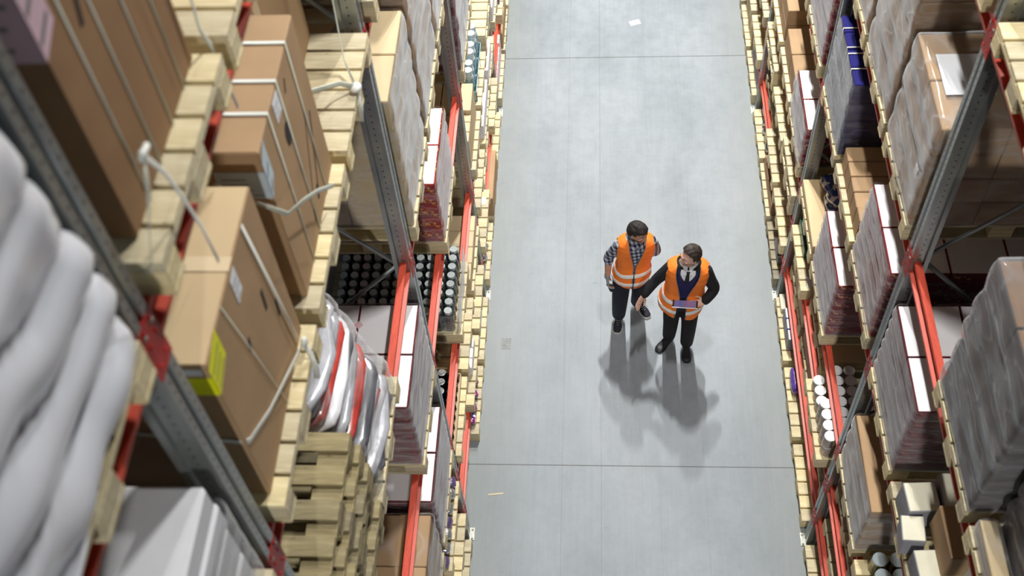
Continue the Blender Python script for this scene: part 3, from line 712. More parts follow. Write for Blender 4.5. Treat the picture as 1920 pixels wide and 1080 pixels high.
# --- fifth level, nearest bay: empty pallets, sacks
for k in range(7):
    pallet('L', 0.53 + (0.012 if k % 2 else -0.006) + 0.004*k, LV[5] + 0.1455*k, 'weathered empty pallet, %s in the stack of seven at the lower left' % ('lowest', 'second from below', 'third from below', 'middle one', 'third from the top', 'second from the top', 'topmost')[k], WOODOLD, out=(0.0, 0.02, -0.01, 0.015, 0.03, 0.01, -0.015)[k], group='stacked empty pallets at lower left')
pal('L', 0, 1, 5, 'left rack: pallet under the grey, white and red wrapped sacks')
sacks('L', slot_y(0, 1), top_of(5), [SACKD, SACKG, SACKR, SACKG, SACKD, SACKG, SACKR, SACKG, SACKD, SACKW, SACKR, SACKG, SACKG], 0.068, 0.80, 1.10, 'slumped stack of grey, white and red sacks under glossy clear film, left rack', 'wrapped sacks', FILMT, 31, amp=0.05, wrapamp=0.06, lean=0.20)
# --- fourth level, nearest bay
pal('L', 0, 2, 4, 'left rack: pallet under the tall white-topped cartons with brick-red near sides')
t_ = stack('L', slot_y(0, 2), top_of(4), 3, 2, 7, 'maroon', 0.75, 'white-topped cartons with brick-red near side under film, behind the long orange beam, left rack', wrap=FILM, wy=0.79, seed=41, top=False)
for (px_, py_) in ((0.20, 0.2), (0.20, -0.2), (-0.2, 0.2), (-0.2, -0.2)):
    flat_on(t_, 'printed_mark', '', REDLT, (px_, py_, 0.7525), (px_+0.03, py_+0.03, 0.7525), None, (px_-0.03, py_+0.03, 0.7525), th=0.0005)
# --- third level, nearest bay
pal('L', 0, 2, 3, 'left rack: pallet under the third-level wrapped cartons with dark red side, lower left')
stack('L', slot_y(0, 2), top_of(3), 3, 2, 6, 'maroon', 0.70, 'wrapped carton stack, bright white top, grey ribbed front and dark red near side, lower left', wrap=FILM, wy=0.79, seed=43, top=False)
pal('L', 0, 1, 3, 'left rack: pallet under the film-covered brown cartons at the bottom edge')
stack('L', slot_y(0, 1), top_of(3), 3, 2, 3, 'brown', 0.68, 'brown cartons under crumpled clear film at the bottom edge, seen past the orange beam', wrap=FILMT, wy=0.78, seed=44, amp=0.02, tape=True)
single('L', 0.98, 1.22, top_of(3)+0.70, 0.12, 0.20, 0.55, 'white', 'small white carton on the film-covered brown cartons at the bottom edge')
# --- second level
pal('L', 0, 2, 2, 'left rack: second-level pallet with silver and purple packs, bottom edge')
rng = random.Random(3)
for k in range(14):
    me = pillow_mesh(0.18, 0.10, 0.09, 60+k, FOILP if k % 3 == 0 else FOIL, amp=0.08, nu=16, nv=8)
    tag(link('foil_pack', me, (xd('L', 0.10+0.22*(k % 2)), slot_y(0, 2)-0.34+0.115*(k//2), top_of(2)+0.055), None, rng.uniform(-.3, .3)), '%s foil pack by the bottom edge, left rack, %s from its near end, %s row' % ('purple' if k % 3 == 0 else 'silver', ORD[k//2], ('front', 'rear')[k % 2]), 'pack', 'foil packs lower left')
pal('L', 0, 2, 1, 'left rack: lowest-level pallet at the bottom edge, bare boards')
pal('L', 0, 2, 0, 'left rack: floor pallet beside the white foot plate at the bottom edge', simple_=True)
single('L', 1.92, 2.62, PH, 0.30, 0.12, 1.0, 'grey', 'grey and purple carton on the floor pallet beside the lower left foot plate', tape=False)
single('L', 1.55, 1.85, LV[2], 0.25, 0.06, 0.5, 'white', 'small white carton at the bottom edge below the wrapped white-topped stack, left rack')

# --- second bay, left rack
pal('L', 1, 0, 5, 'left rack: pallet under the wrapped brown cartons lit on top, beside the second upright')
stack('L', slot_y(1, 0), top_of(5), 3, 2, 5, 'light', 1.10, 'wrapped light brown cartons with a lit bare top, beside the second upright, left rack', wrap=FILMH, wy=0.78, seed=51, amp=0.012, tape=False, top=False)
pal('L', 1, 1, 5, 'left rack: pallet under the tall wrapped brown cartons cut by the top edge')
stack('L', slot_y(1, 1), top_of(5), 3, 2, 6, 'brown', 1.45, 'tall glossy wrapped brown cartons, second stack from the second upright, left rack', wrap=FILMH, wy=0.78, seed=52, amp=0.014)
pal('L', 1, 2, 5, 'left rack: pallet under the narrow sliver of wrapped cartons at the top edge')
stack('L', slot_y(1, 2), top_of(5), 2, 2, 6, 'brown', 1.45, 'tall wrapped brown cartons at the top edge just before the third upright, left rack', wrap=FILMH, wy=0.78, seed=53, amp=0.014)
pal('L', 1, 0, 6, 'left rack: sixth-level pallet at the top edge beside the second upright')
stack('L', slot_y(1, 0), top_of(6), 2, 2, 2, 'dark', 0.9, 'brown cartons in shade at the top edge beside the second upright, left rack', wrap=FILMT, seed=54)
pal('L', 1, 1, 4, 'left rack: pallet under the red and yellow cartons', simple_=False)
stack('L', slot_y(1, 1), top_of(4), 3, 2, 5, 'redyel', 0.67, 'wrapped red and yellow printed cartons with bright white top, middle of the left rack', wrap=FILM, wy=0.79, seed=55, top=False)
pal('L', 1, 1, 3, 'left rack: pallet under the film-wrapped bottles with silver caps')
def bott(r, h): return [(r, 0.0, 0), (r, h*0.72, 0), (r*0.86, h*0.84, 0), (r*0.74, h*0.87, 0), (r*0.80, h*0.88, 1), (r*0.78, h, 1)]
can_grid('L', slot_y(1, 1)-0.37, top_of(3), 8, 11, 0.044, 0.26, bott, [GLASSY, CAPS], 'silver-capped bottle under film', 'bottle', 'silver-capped bottles, left rack', 'capped_bottle', 0.05, 0.095)
tag(link('stretch_wrap', wrap_mesh(1.19, 0.79, 0.27, 57, 0.02, 0.0, False).mesh('stretch_wrap', FILM, True), (xd('L', 0.60), slot_y(1, 1), top_of(3)), None), 'clear film skirt round the silver-capped bottles, left rack', 'film wrap')
pal('L', 1, 0, 2, 'left rack: pallet under the dark bottles with white labels')
def dkb(r, h): return [(r, 0.0, 0), (r, h*0.8, 0), (r*0.8, h*0.9, 0), (r*0.55, h*0.92, 1), (r*0.55, h, 1)]
can_grid('L', slot_y(1, 0)-0.37, top_of(2)+0.007, 8, 6, 0.045, 0.17, dkb, [DKBOT, LID], 'black bottle with white cap', 'bottle', 'black bottles with white caps', 'dark_bottle', 0.06, 0.095)
def tray(side, y0, y1, z, d0, d1, h, mat, label):
    m = MB(); x0, x1 = sorted((xd(side, d0), xd(side, d1))); t = 0.006
    m.box(x0, x1, y0, y1, z+0.0005, z+t); m.box(x0, x0+t, y0, y1, z, z+h); m.box(x1-t, x1, y0, y1, z, z+h); m.box(x0, x1, y0, y0+t, z, z+h); m.box(x0, x1, y1-t, y1, z, z+h)
    return tag(link('carton_tray', m.mesh('tray', mat)), label, 'tray')
tray('L', slot_y(1, 0)-0.39, slot_y(1, 0)+0.39, top_of(2), 0.04, 0.64, 0.07, CARDL, 'shallow cardboard tray round the black bottles, left rack')
pal('L', 1, 1, 2, 'left rack: second-level pallet with bright bare boards in front of the olive jars')
def jarp(r, h): return [(r*0.9, 0, 0), (r, h*0.1, 0), (r, h*0.75, 0), (r*0.8, h*0.85, 1), (r*0.82, h, 1)]
can_grid('L', slot_y(1, 1)-0.36, top_of(2), 4, 3, 0.055, 0.15, jarp, [OLIVE, OLIVE], 'olive jar behind bright boards', 'jar', 'olive jars', 'olive_jar', 0.26, 0.13)
pal('L', 1, 2, 2, 'left rack: pallet under the flat brown cartons lying across three rows', )
stack('L', slot_y(1, 2), top_of(2), 3, 4, 1, 'light', 0.17, '', clabel='flat light brown carton behind the orange beam', cgroup='light flat cartons, left rack', wy=0.79, seed=58, tape=False)
pal('L', 1, 0, 1, 'left rack: lowest-level pallet behind the lowest orange beam by the lower left foot plate', simple_=True, out=-0.10)
single('L', 3.2, 3.6, top_of(1), 0.20, 0.12, 0.45, 'white', 'white and green packet carton behind the lowest orange beam, left rack')
pal('L', 1, 1, 1, 'left rack: lowest-level pallet carrying three small white and pink cartons')
for j, (k_, y) in enumerate((('white', 4.42), ('pinkw', 4.30), ('white', 4.18))):
    single('L', y-0.055, y+0.055, top_of(1), 0.14, 0.02, 0.20, 'white', 'small white carton, %s of three on a left rack pallet level with the workers’ feet' % ('farthest', 'middle', 'nearest')[j], group='three small white cartons')
pal('L', 1, 2, 1, 'left rack: lowest-level pallet of bright bare boards level with the workers')
pal('L', 1, 1, 0, 'left rack: floor pallet with the blue and purple bags')
for k in range(8):
    me = pillow_mesh(0.20, 0.125, 0.10, 80+k, BLUPUR, amp=0.06, nu=16, nv=8)
    tag(link('printed_bag', me, (xd('L', 0.12+0.23*(k % 2)), slot_y(1, 1)-0.26+0.14*(k//2), PH+0.055), None, 0.1*k), 'blue and purple bag at the left aisle edge, %s from its near end, %s row' % (ORD[k//2], ('front', 'rear')[k % 2]), 'bag', 'blue and purple bags')
pal('L', 1, 2, 0, 'left rack: floor pallet with a long white carton, beside the workers')
single('L', 4.72, 5.40, PH, 0.16, 0.04, 0.12, 'white', 'long thin white carton on the floor pallet beside the workers, left rack', tape=False)
single('L', 4.72, 5.40, PH, 0.12, 0.14, 0.9, 'grey', 'low grey carton behind the long thin white carton, left rack', tape=False)

# --- third bay, left rack
pal('L', 2, 0, 4, 'left rack: pallet under the wrinkled silver wrapped stack beside the third upright')
stack('L', slot_y(2, 0), top_of(4), 3, 2, 5, 'maroon', 1.0, 'tall stack in wrinkled silver-purple film just behind the third upright, top centre left', wrap=FILMH, wy=0.79, seed=61, amp=0.018)
pal('L', 2, 1, 4, 'left rack: fourth-level pallet at the top edge beyond the third upright')
stack('L', slot_y(2, 1), top_of(4), 2, 2, 3, 'red', 0.6, 'red cartons at the top edge beyond the third upright, left rack', wrap=FILM, seed=62)
pal('L', 2, 0, 3, 'left rack: pallet under the brown cartons beside the third upright')
y_ = slot_y(2, 0)-0.38
for j, (dy, hh, kd) in enumerate(((0.13, 0.37, 'light'), (0.13, 0.37, 'light'), (0.10, 0.37, 'light'), (0.38, 0.42, 'light'))):
    for i in (0, 1):
        single('L', y_+0.002, y_+dy-0.004, top_of(3), hh, 0.03+0.30*i, 0.32+0.30*i, kd, ('larger light brown carton at the far end, left rack' if j == 3 else 'slim light brown carton beside the third upright, %s of three' % ORD[j]) + ', %s row' % ('front', 'rear')[i], group='light brown cartons beside the third upright' if j < 3 else 'larger light brown cartons beside the third upright', tape=(j == 3), tdir='y')
    y_ += dy
pal('L', 2, 1, 3, 'left rack: pallet under the clear lidded jars in trays')
for k in range(3):
    can_grid('L', slot_y(2, 1)-0.33+0.25*k, top_of(3)+0.007, 2, 5, 0.052, 0.36+0.02*k, jarp, [JARB, JARLID], 'clear-lidded jar in the %s tray' % ('nearest', 'middle', 'farthest')[k], 'jar', 'clear-lidded jars, left rack', 'lidded_jar', 0.05, 0.108)
    tray('L', slot_y(2, 1)-0.345+0.25*k, slot_y(2, 1)-0.105+0.25*k, top_of(3), 0.03, 0.62, 0.13, CLEARB, 'clear blue tray of lidded jars, %s of three, left rack' % ('nearest', 'middle', 'farthest')[k])
pal('L', 2, 2, 3, 'left rack: third-level pallet of bright bare boards near the top edge')
pallet('L', slot_y(2, 2), LV[3]+0.146, 'left rack: empty pallet stacked on the bright one near the top edge')
pal('L', 2, 0, 2, 'left rack: second-level pallet with small white tins, under the brown carton row')
pal('L', 2, 1, 2, 'left rack: second-level pallet under the nearer long white carton')
def tinp(r, h): return [(r, 0, 0), (r, h*0.93, 0), (r*0.99, h*0.94, 1), (r*0.97, h, 1)]
can_grid('L', slot_y(2, 0)-0.02, top_of(2), 3, 4, 0.055, 0.20, tinp, [TIN, LID], 'small white tin, left rack', 'tin', 'small white tins, left rack', 'white_tin', 0.04, 0.125)
pal('L', 2, 2, 2, 'left rack: second-level pallet under the farther long white carton')
for j in range(2):
    single('L', (6.66, 7.50)[j], (7.36, 8.00)[j], top_of(2), 0.20, 0.0, 0.14, 'white', 'long white carton, %s of two in line, upper left beside the aisle' % ('nearer', 'farther')[j], tape=False)
single('L', slot_y(2, 2)-0.38, slot_y(2, 2)+0.30, top_of(2), 0.105, 0.16, 0.9, 'grey', 'grey carton behind the farther long white carton, left rack', tape=False)
pal('L', 2, 0, 1, 'left rack: lowest-level pallet with a white tag beside the upright foot, middle left')
m = MB(); m.box(-0.03, 0.03, -0.05, 0.05, 0, 0.002); tag(link('paper_tag', m.mesh('tag', PAPER), (xd('L', 0.05), 6.35, LV[1]+PH+0.002)), 'white paper tag lying on a left rack pallet, middle left', 'paper')
pal('L', 2, 1, 1, 'left rack: lowest-level pallet of pale boards beside the brown floor carton', out=-0.06)
pal('L', 2, 2, 1, 'left rack: lowest-level pallet of pale boards just past the long white cartons')
single('L', slot_y(2, 2)-0.30, slot_y(2, 2)+0.34, top_of(1), 0.10, 0.35, 1.0, 'light', 'low light brown carton deep on a left rack pallet near the top', tape=False)
pal('L', 2, 0, 0, 'left rack: floor pallet with shiny foil bags, middle left')
for k in range(10):
    me = pillow_mesh(0.18, 0.125, 0.10, 90+k, FOIL, amp=0.1, nu=16, nv=8)
    tag(link('foil_bag', me, (xd('L', 0.11+0.22*(k % 2)), slot_y(2, 0)-0.30+0.15*(k//2), PH+0.055), None, 0.2*k), 'crumpled silver foil bag, middle left floor, %s from its near end, %s row' % (ORD[k//2], ('front', 'rear')[k % 2]), 'bag', 'foil bags, left rack')
pal('L', 2, 1, 0, 'left rack: floor pallet under the long brown carton')
single('L', slot_y(2, 1)-0.38, slot_y(2, 1)+0.36, PH+0.001, 0.30, -0.02, 0.55, 'brown', 'long brown carton standing on the floor pallet, middle left', tape=False)
pal('L', 2, 2, 0, 'left rack: empty floor pallet of bright boards beyond the long brown carton')
# --- far bays, left rack
pal('L', 3, 0, 0, 'left rack: floor pallet under the white and pink carton row by the far floor joint', simple_=True)
for j in range(9):
    y0 = slot_y(3, 0)-0.37+0.083*j
    single('L', y0, y0+0.079, PH+0.001, 0.30 + (0.05 if j > 6 else 0), 0.03, 0.22, 'pinkw' if j in (1, 4, 7) else 'white', ('pale pink' if j in (1, 4, 7) else 'white') + ' narrow carton, %s of nine beside the far floor joint, left rack' % ORD[j], group=('pink' if j in (1, 4, 7) else 'white') + ' narrow cartons, far left', tape=False)
pal('L', 3, 1, 0, 'left rack: floor pallet beyond the far floor joint', simple_=True)
stack('L', slot_y(3, 1), PH, 2, 2, 1, 'brown', 0.25, '', clabel='brown carton beyond the far joint, left floor', cgroup='brown floor cartons, far left')
for i in (1, 2): pal('L', 3, i, 1, 'left rack: lowest-level pallet near the top edge, %s of two' % ('', 'nearer', 'farther')[i], simple_=True)
single('L', slot_y(3, 1)-0.2, slot_y(3, 1)+0.2, top_of(1), 0.15, 0.03, 0.3, 'bluepur', 'purple packet carton on a lowest-level pallet at the top edge, left rack', tape=False)
pal('L', 3, 2, 0, 'left rack: floor pallet at the top edge', simple_=True)
for i in (0, 1): pal('L', 3, i, 2, 'left rack: second-level pallet at the top edge, %s' % ('nearer', 'farther')[i], simple_=True)
stack('L', slot_y(3, 0), top_of(2), 2, 2, 1, 'white', 0.20, '', clabel='white carton at the top edge, left rack', cgroup='white cartons, top edge left')
pal('L', 3, 0, 3, 'left rack: third-level pallet at the top edge beyond the third upright', simple_=True)

# ------------------------------------------------------------------ loads, right rack
# nearest bay
pal('R', 0, 2, 6, 'right rack: pallet with bare front boards in the top right corner')
single('R', 1.93, 2.66, top_of(6), 0.9, 0.16, 1.1, 'greyd', 'dark grey-brown carton on the pallet in the top right corner', 'large_carton')
pal('R', 0, 1, 5, 'right rack: pallet under the big dark grey wrapped stack at the right edge')
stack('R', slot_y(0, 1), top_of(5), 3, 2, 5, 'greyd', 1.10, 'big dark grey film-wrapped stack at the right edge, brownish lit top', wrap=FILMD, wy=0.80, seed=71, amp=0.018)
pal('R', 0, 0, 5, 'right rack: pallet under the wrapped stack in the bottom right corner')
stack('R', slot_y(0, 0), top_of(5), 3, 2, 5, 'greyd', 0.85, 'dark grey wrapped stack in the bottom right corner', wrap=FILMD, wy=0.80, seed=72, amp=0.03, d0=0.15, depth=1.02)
stack('R', slot_y(0, 0), top_of(5), 1, 2, 1, 'light', 0.12, 'low glossy wrapped brown cartons along the front of the bottom right pallet', wrap=FILM, wy=0.76, depth=0.09, seed=73, name='wrapped_carton_row', amp=0.004)
pal('R', 0, 2, 4, 'right rack: pallet under the white and maroon striped cartons')
t_ = stack('R', slot_y(0, 2), top_of(4), 3, 2, 6, 'maroon', 0.75, 'wrapped maroon and grey striped cartons with white top, below the right orange beam', wrap=FILM, wy=0.79, seed=74, top=False)
pal('R', 0, 1, 4, 'right rack: pallet under the jumble of cream and brown cartons')
y_ = slot_y(0, 1)
def tilted(y, d, z, dx, dy, h, kind, label, rx=0, ry=0, rz=0):
    me = carton_mesh(dx, dy, h, KINDS[kind], kind, False)
    return tag(link('carton', me, (xd('R', d), y, z), None, 0, (rx, ry, rz)), label, 'carton')
z4 = top_of(4)
tilted(1.575, 0.10, z4+0.005, 0.20, 0.20, 0.24, 'creamg', 'cream carton with faint red print and grey front, far end of the jumble, right rack', rz=0.05)
tilted(1.600, 0.36, z4+0.005, 0.28, 0.26, 0.26, 'creamg', 'cream and black banded carton deep behind the jumble, right rack', rz=0.0)
tilted(1.375, 0.035, z4+0.016, 0.14, 0.17, 0.20, 'creamg', 'small cream carton with a red stamp tilted in the middle of the jumble, right rack', ry=-0.08, rz=-0.08)
tilted(1.115, 0.17, z4+0.006, 0.32, 0.28, 0.18, 'creamg', 'cream and grey carton at the near end of the jumble, right rack', rz=0.05)
tilted(1.250, 0.20, z4+0.192, 0.14, 0.34, 0.26, 'brown', 'tall brown carton standing in the jumble of cream cartons, right rack', rz=0.03)
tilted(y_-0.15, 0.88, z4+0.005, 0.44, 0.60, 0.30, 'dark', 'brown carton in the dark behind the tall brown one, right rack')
pal('R', 0, 2, 3, 'right rack: pallet under the long film-wrapped brown cartons, lower right')
stack('R', slot_y(0, 2), top_of(3), 2, 1, 3, 'brown', 0.62, 'long brown cartons under glossy grey film with a lit tan top, lower right', wrap=FILMH, wy=0.79, seed=75, amp=0.008, top=False)
pal('R', 0, 1, 3, 'right rack: pallet with round jars at the bottom edge, right')
can_grid('R', slot_y(0, 1)-0.10, top_of(3), 4, 6, 0.055, 0.18, tinp, [OLIVE, JARLID], 'pale-lidded jar, bottom right', 'jar', 'pale-lidded jars, bottom edge right', 'lidded_tin', 0.08, 0.125)
pal('R', 0, 2, 2, 'right rack: second-level pallet of bare dim boards at the bottom edge', out=-0.085)
pal('R', 0, 2, 1, 'right rack: lowest-level pallet of bare boards at the bottom edge', out=-0.085)
pal('R', 0, 2, 0, 'right rack: floor pallet beside the lower right foot plate', simple_=True)

# second bay
pal('R', 1, 0, 6, 'right rack: pallet end at the top edge right beside the nearest right upright')
stack('R', slot_y(1, 0), top_of(6), 2, 2, 2, 'dark', 0.8, 'brown cartons above the picture beside the nearest right upright', wrap=FILMT, seed=80)
pal('R', 1, 0, 5, 'right rack: pallet under the big wrapped stack with a white sheet on top')
t_ = stack('R', slot_y(1, 0), top_of(5), 3, 2, 4, 'brown', 0.84, 'big brown stack in glossy clear film with a white paper sheet on top, right rack', wrap=FILMH, wy=0.80, seed=81, amp=0.018)
flat_on(t_, 'paper_sheet', '', PAPER, (-0.52, -0.14, 0.857), (-0.24, -0.14, 0.857), None, (-0.52, 0.20, 0.857), lines=0)
flat_on(t_, 'paper_label', '', PAPER, (-0.601, -0.30, 0.30), (-0.601, -0.24, 0.30), None, (-0.601, -0.30, 0.40), lines=2)
pal('R', 1, 1, 5, 'right rack: pallet under the tall glossy wrapped stack, second from the nearest right upright')
stack('R', slot_y(1, 1), top_of(5), 3, 2, 6, 'brown', 1.5, 'tall glossy wrapped brown stack cut by the top edge, upper right', wrap=FILMH, wy=0.79, seed=82, amp=0.018)
pal('R', 1, 2, 5, 'right rack: pallet with a green edge piece at the top edge, right')
stack('R', slot_y(1, 2), top_of(5), 2, 2, 6, 'brown', 1.5, 'wrapped brown stack at the top edge above the navy cartons', wrap=FILMH, wy=0.78, seed=83, amp=0.02)
pal('R', 1, 0, 4, 'right rack: pallet under the red and white cartons below the big wrapped stack')
stack('R', slot_y(1, 0), top_of(4), 3, 2, 6, 'red', 0.75, 'wrapped red cartons with white tops under the big glossy stack, middle right', wrap=FILM, wy=0.79, seed=84, top=False)
pal('R', 1, 1, 4, 'right rack: pallet under the five glossy brown cartons in a row')
for j in range(5):
    for i in range(2):
        single('R', slot_y(1, 1)-0.39+0.156*j, slot_y(1, 1)-0.39+0.156*j+0.150, top_of(4), 0.20 if j else 0.22, 0.03+0.42*i, 0.43+0.42*i, 'brown', 'flat brown carton beside the navy cartons, %s of five from its near end, %s row' % (ORD[j], ('front', 'rear')[i]), group='row of flat brown cartons, right rack', tape=(j == 0))
pal('R', 1, 2, 4, 'right rack: pallet under the navy blue cartons')
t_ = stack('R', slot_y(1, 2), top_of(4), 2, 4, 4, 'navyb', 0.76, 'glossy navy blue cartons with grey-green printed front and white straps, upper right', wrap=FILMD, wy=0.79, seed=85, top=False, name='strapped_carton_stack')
for y in (-0.22, -0.05, 0.02, 0.24):
    ribbon(t_, 'strap', [(-0.586, y, 0.0), (-0.586, y, 0.765), (0.55, y, 0.765)], 0.014, (0, 1, 0), STRAP)
pal('R', 1, 1, 3, 'right rack: pallet under the white-topped red shrink-wrapped cartons, middle right')
stack('R', slot_y(1, 1), top_of(3), 3, 2, 6, 'red', 0.70, 'shrink-wrapped red cartons with white top and ribbed silvery front, right rack level with the workers', wrap=FILM, wy=0.79, seed=86, top=False)
pal('R', 1, 2, 3, 'right rack: pallet under the kraft sheets with the blue and yellow bags')
single('R', slot_y(1, 2)-0.40, slot_y(1, 2)+0.40, top_of(3), 0.10, 0.0, 1.15, 'kraftk', 'pile of flat kraft sheets under the blue and yellow bags, right rack', 'kraft_sheet_pile', 'sheets', tape=False)
for k in range(6):
    me = pillow_mesh(0.31, 0.22, 0.11, 100+k, BLUYEL, amp=0.04, nu=20, nv=10)
    tag(link('printed_bag', me, (xd('R', 0.30+0.34*(k % 2)), slot_y(1, 2)+0.05+0.25*((k//2) % 2) , top_of(3)+0.102+0.065+0.12*(k//4)), None, 0.15*k), 'glossy blue and yellow bag on kraft sheets, %s, %s, %s' % (('near end', 'far end')[(k//2) % 2], ('front', 'rear')[k % 2], ('lower', 'upper')[k//4]), 'bag', 'blue and yellow bags')
pal('R', 1, 0, 2, 'right rack: pallet under the white-lidded tins', out=0.06)
for k, d in enumerate((-0.035, 0.125, 0.235)):
    ny_ = 10 if k == 0 else 8
    can_grid('R', slot_y(1, 0)-0.37+(0.0 if k == 0 else 0.10), top_of(2), 7, 1, 0.051, 0.13, tinp, [TIN, LID], 'white-lidded tin, right rack', 'tin', 'white-lidded tins, right rack', 'white_lid_tin', d, 0.104, i0=k, j0=(0 if k == 0 else 1))
can_grid('R', slot_y(1, 0)-0.37, top_of(2), 6, 1, 0.051, 0.13, tinp, [TIN, LID], 'white-lidded tin, right rack', 'tin', 'white-lidded tins, right rack', 'white_lid_tin', 0.36, 0.107, i0=3)
can_grid('R', slot_y(1, 0)-0.37, top_of(2)+0.133, 4, 1, 0.051, 0.13, tinp, [TIN, LID], 'upper white-lidded tin, right rack', 'tin', 'upper tins', 'white_lid_tin', -0.035, 0.104)
pal('R', 1, 1, 2, 'right rack: second-level pallet with a beige board, right of the long orange beams', out=-0.085)
single('R', slot_y(1, 1)-0.38, slot_y(1, 1)+0.36, top_of(2), 0.10, 0.16, 1.0, 'kraftk', 'low beige carton on the dim pallet beside the white-topped red cartons', tape=False)
pal('R', 1, 2, 2, 'right rack: second-level pallet carrying the green carton')
single('R', slot_y(1, 2)-0.02, slot_y(1, 2)+0.38, top_of(2), 0.12, 0.05, 0.16, 'green', 'dark green carton with a white label, right rack level with the workers’ heads', tape=False)
m = MB(); m.box(-0.03, 0.03, -0.06, 0.06, 0, 0.001); tag(link('paper_tag', m.mesh('tag', PAPER), (xd('R', 0.085), slot_y(1, 2)-0.30, top_of(2)+0.002)), 'white paper tag on the near end of the green carton’s pallet, right rack', 'paper')
pal('R', 1, 0, 1, 'right rack: lowest-level pallet with dark packs, between the tins and the floor', out=-0.085)
for k in range(6):
    me = pillow_mesh(0.22, 0.115, 0.09, 120+k, SACKD, amp=0.08, nu=14, nv=8)
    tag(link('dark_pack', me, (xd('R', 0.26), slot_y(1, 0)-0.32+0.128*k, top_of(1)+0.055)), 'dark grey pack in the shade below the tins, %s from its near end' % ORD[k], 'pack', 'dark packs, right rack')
pal('R', 1, 1, 1, 'right rack: lowest-level pallet under the two tall brown cartons', out=-0.085)
for j in (0, 1): single('R', slot_y(1, 1)-0.39+0.39*j, slot_y(1, 1)-0.01+0.39*j, top_of(1), 0.28, 0.09, 0.48, 'brown', '%s of two brown cartons standing in line above the purple bag, right rack' % ('nearer', 'farther')[j], tape=False)
pal('R', 1, 2, 1, 'right rack: lowest-level pallet under the long light brown cartons', out=-0.085)
for j in (0, 1): single('R', slot_y(1, 2)-0.39+0.39*j, slot_y(1, 2)-0.01+0.39*j, top_of(1), 0.26, 0.09, 0.46, 'light', '%s of two long light brown cartons beside the grey carton with white top, right rack' % ('nearer', 'farther')[j], tape=False)
pal('R', 1, 0, 0, 'right rack: floor pallet of bright boards by the nearer floor joint, right side')
for j in range(3): single('R', 3.02+0.17*j, 3.18+0.17*j, PH+0.001, 0.16, 0.10, 0.22, 'white', 'white and purple packet carton, %s of three on the bright right floor pallet' % ORD[j], group='three white packet cartons on the right floor pallet', tape=False)
pal('R', 1, 1, 0, 'right rack: floor pallet with the purple bag')
me = pillow_mesh(0.14, 0.30, 0.14, 131, PURPLE, amp=0.08, nu=20, nv=10); tag(link('purple_bag', me, (xd('R', 0.09), slot_y(1, 1)+0.20, PH+0.075)), 'purple plastic bag on the floor pallet, right rack opposite the workers’ shadows', 'bag')
single('R', slot_y(1, 1)-0.36, slot_y(1, 1)+0.02, PH+0.001, 0.12, 0.10, 0.5, 'white', 'low white carton in front of the purple bag, right rack floor', tape=False)
pal('R', 1, 2, 0, 'right rack: floor pallet under the white cartons with blue straps')
for j in range(3):
    b_ = single('R', slot_y(1, 2)-0.28+0.135*j, slot_y(1, 2)-0.15+0.135*j, PH+0.001, 0.20, 0.03, 0.26, 'grey', 'white-topped carton, %s of three on the right floor pallet beside the workers' % ORD[j], group='white-topped strapped cartons', tape=False)
    if j: ribbon(b_, 'blue_strap', [(-0.12, -0.068, 0.203), (0.12, -0.068, 0.203)], 0.014, (0, 1, 0), STRAPB)
single('R', slot_y(1, 2)+0.20, slot_y(1, 2)+0.40, PH+0.001, 0.06, 0.02, 0.3, 'cream', 'flat cream carton at the far end of the strapped cartons’ pallet, right floor', tape=False)

# third bay
pal('R', 2, 0, 4, 'right rack: pallet under the red cartons near the top edge')
stack('R', slot_y(2, 0), top_of(4), 3, 2, 7, 'redred', 0.85, 'grey-fronted wrapped red cartons with green print near the top edge, right rack', wrap=FILM, wy=0.79, seed=91)
pal('R', 2, 1, 4, 'right rack: fourth-level pallet at the top edge, right of the floor joint')
stack('R', slot_y(2, 1), top_of(4), 2, 2, 3, 'brown', 0.6, 'brown cartons at the top edge beyond the red ones, right rack', wrap=FILM, seed=92)
pal('R', 2, 0, 3, 'right rack: pallet under the white and red wrapped cartons beside the middle right upright')
stack('R', slot_y(2, 0), top_of(3), 2, 2, 2, 'red', 0.50, 'red cartons with two broad white tops in glossy film, beside the middle right upright', wrap=FILM, wy=0.79, seed=93, top=False, amp=0.02)
pal('R', 2, 1, 3, 'right rack: pallet under the two brown cartons with an arrow print')
for j in (0, 1): single('R', slot_y(2, 1)-0.39+0.39*j, slot_y(2, 1)-0.01+0.39*j, top_of(3), 0.26, 0.03, 0.55, 'brown', '%s of two flat brown cartons behind the glossy white-topped cartons, upper right' % ('nearer', 'farther')[j], tape=False)
pal('R', 2, 2, 3, 'right rack: pallet under the taller brown cartons near the top edge')
for j in (0, 1):
    for k in (0, 1): single('R', slot_y(2, 2)-0.39+0.39*j, slot_y(2, 2)-0.01+0.39*j, top_of(3)+0.20*k, 0.195, 0.03, 0.55, 'brown', ('upper' if k else 'lower') + (' nearer' if j == 0 else ' farther') + ' carton of four brown ones near the top edge, right rack', tape=False)
pal('R', 2, 0, 2, 'right rack: second-level pallet of bright boards beside the middle right upright')
pallet('R', slot_y(2, 0), LV[2]+0.146, 'right rack: upper of two bright pallets beside the middle right upright')
pal('R', 2, 1, 2, 'right rack: second-level pallet of bright boards with a thin white and red carton')
single('R', slot_y(2, 1)+0.08, slot_y(2, 1)+0.38, top_of(2), 0.20, 0.14, 0.22, 'red', 'thin white-topped red carton standing on bright boards, upper right', tape=False)
pal('R', 2, 2, 2, 'right rack: second-level pallet of tan boards, upper right')
pallet('R', slot_y(2, 2), LV[2]+0.146, 'right rack: upper of two tan pallets, upper right')
pal('R', 2, 0, 1, 'right rack: lowest-level pallet with bright boards and a yellow board end')
pal('R', 2, 1, 1, 'right rack: lowest-level pallet of bright boards above the brown floor cartons', )
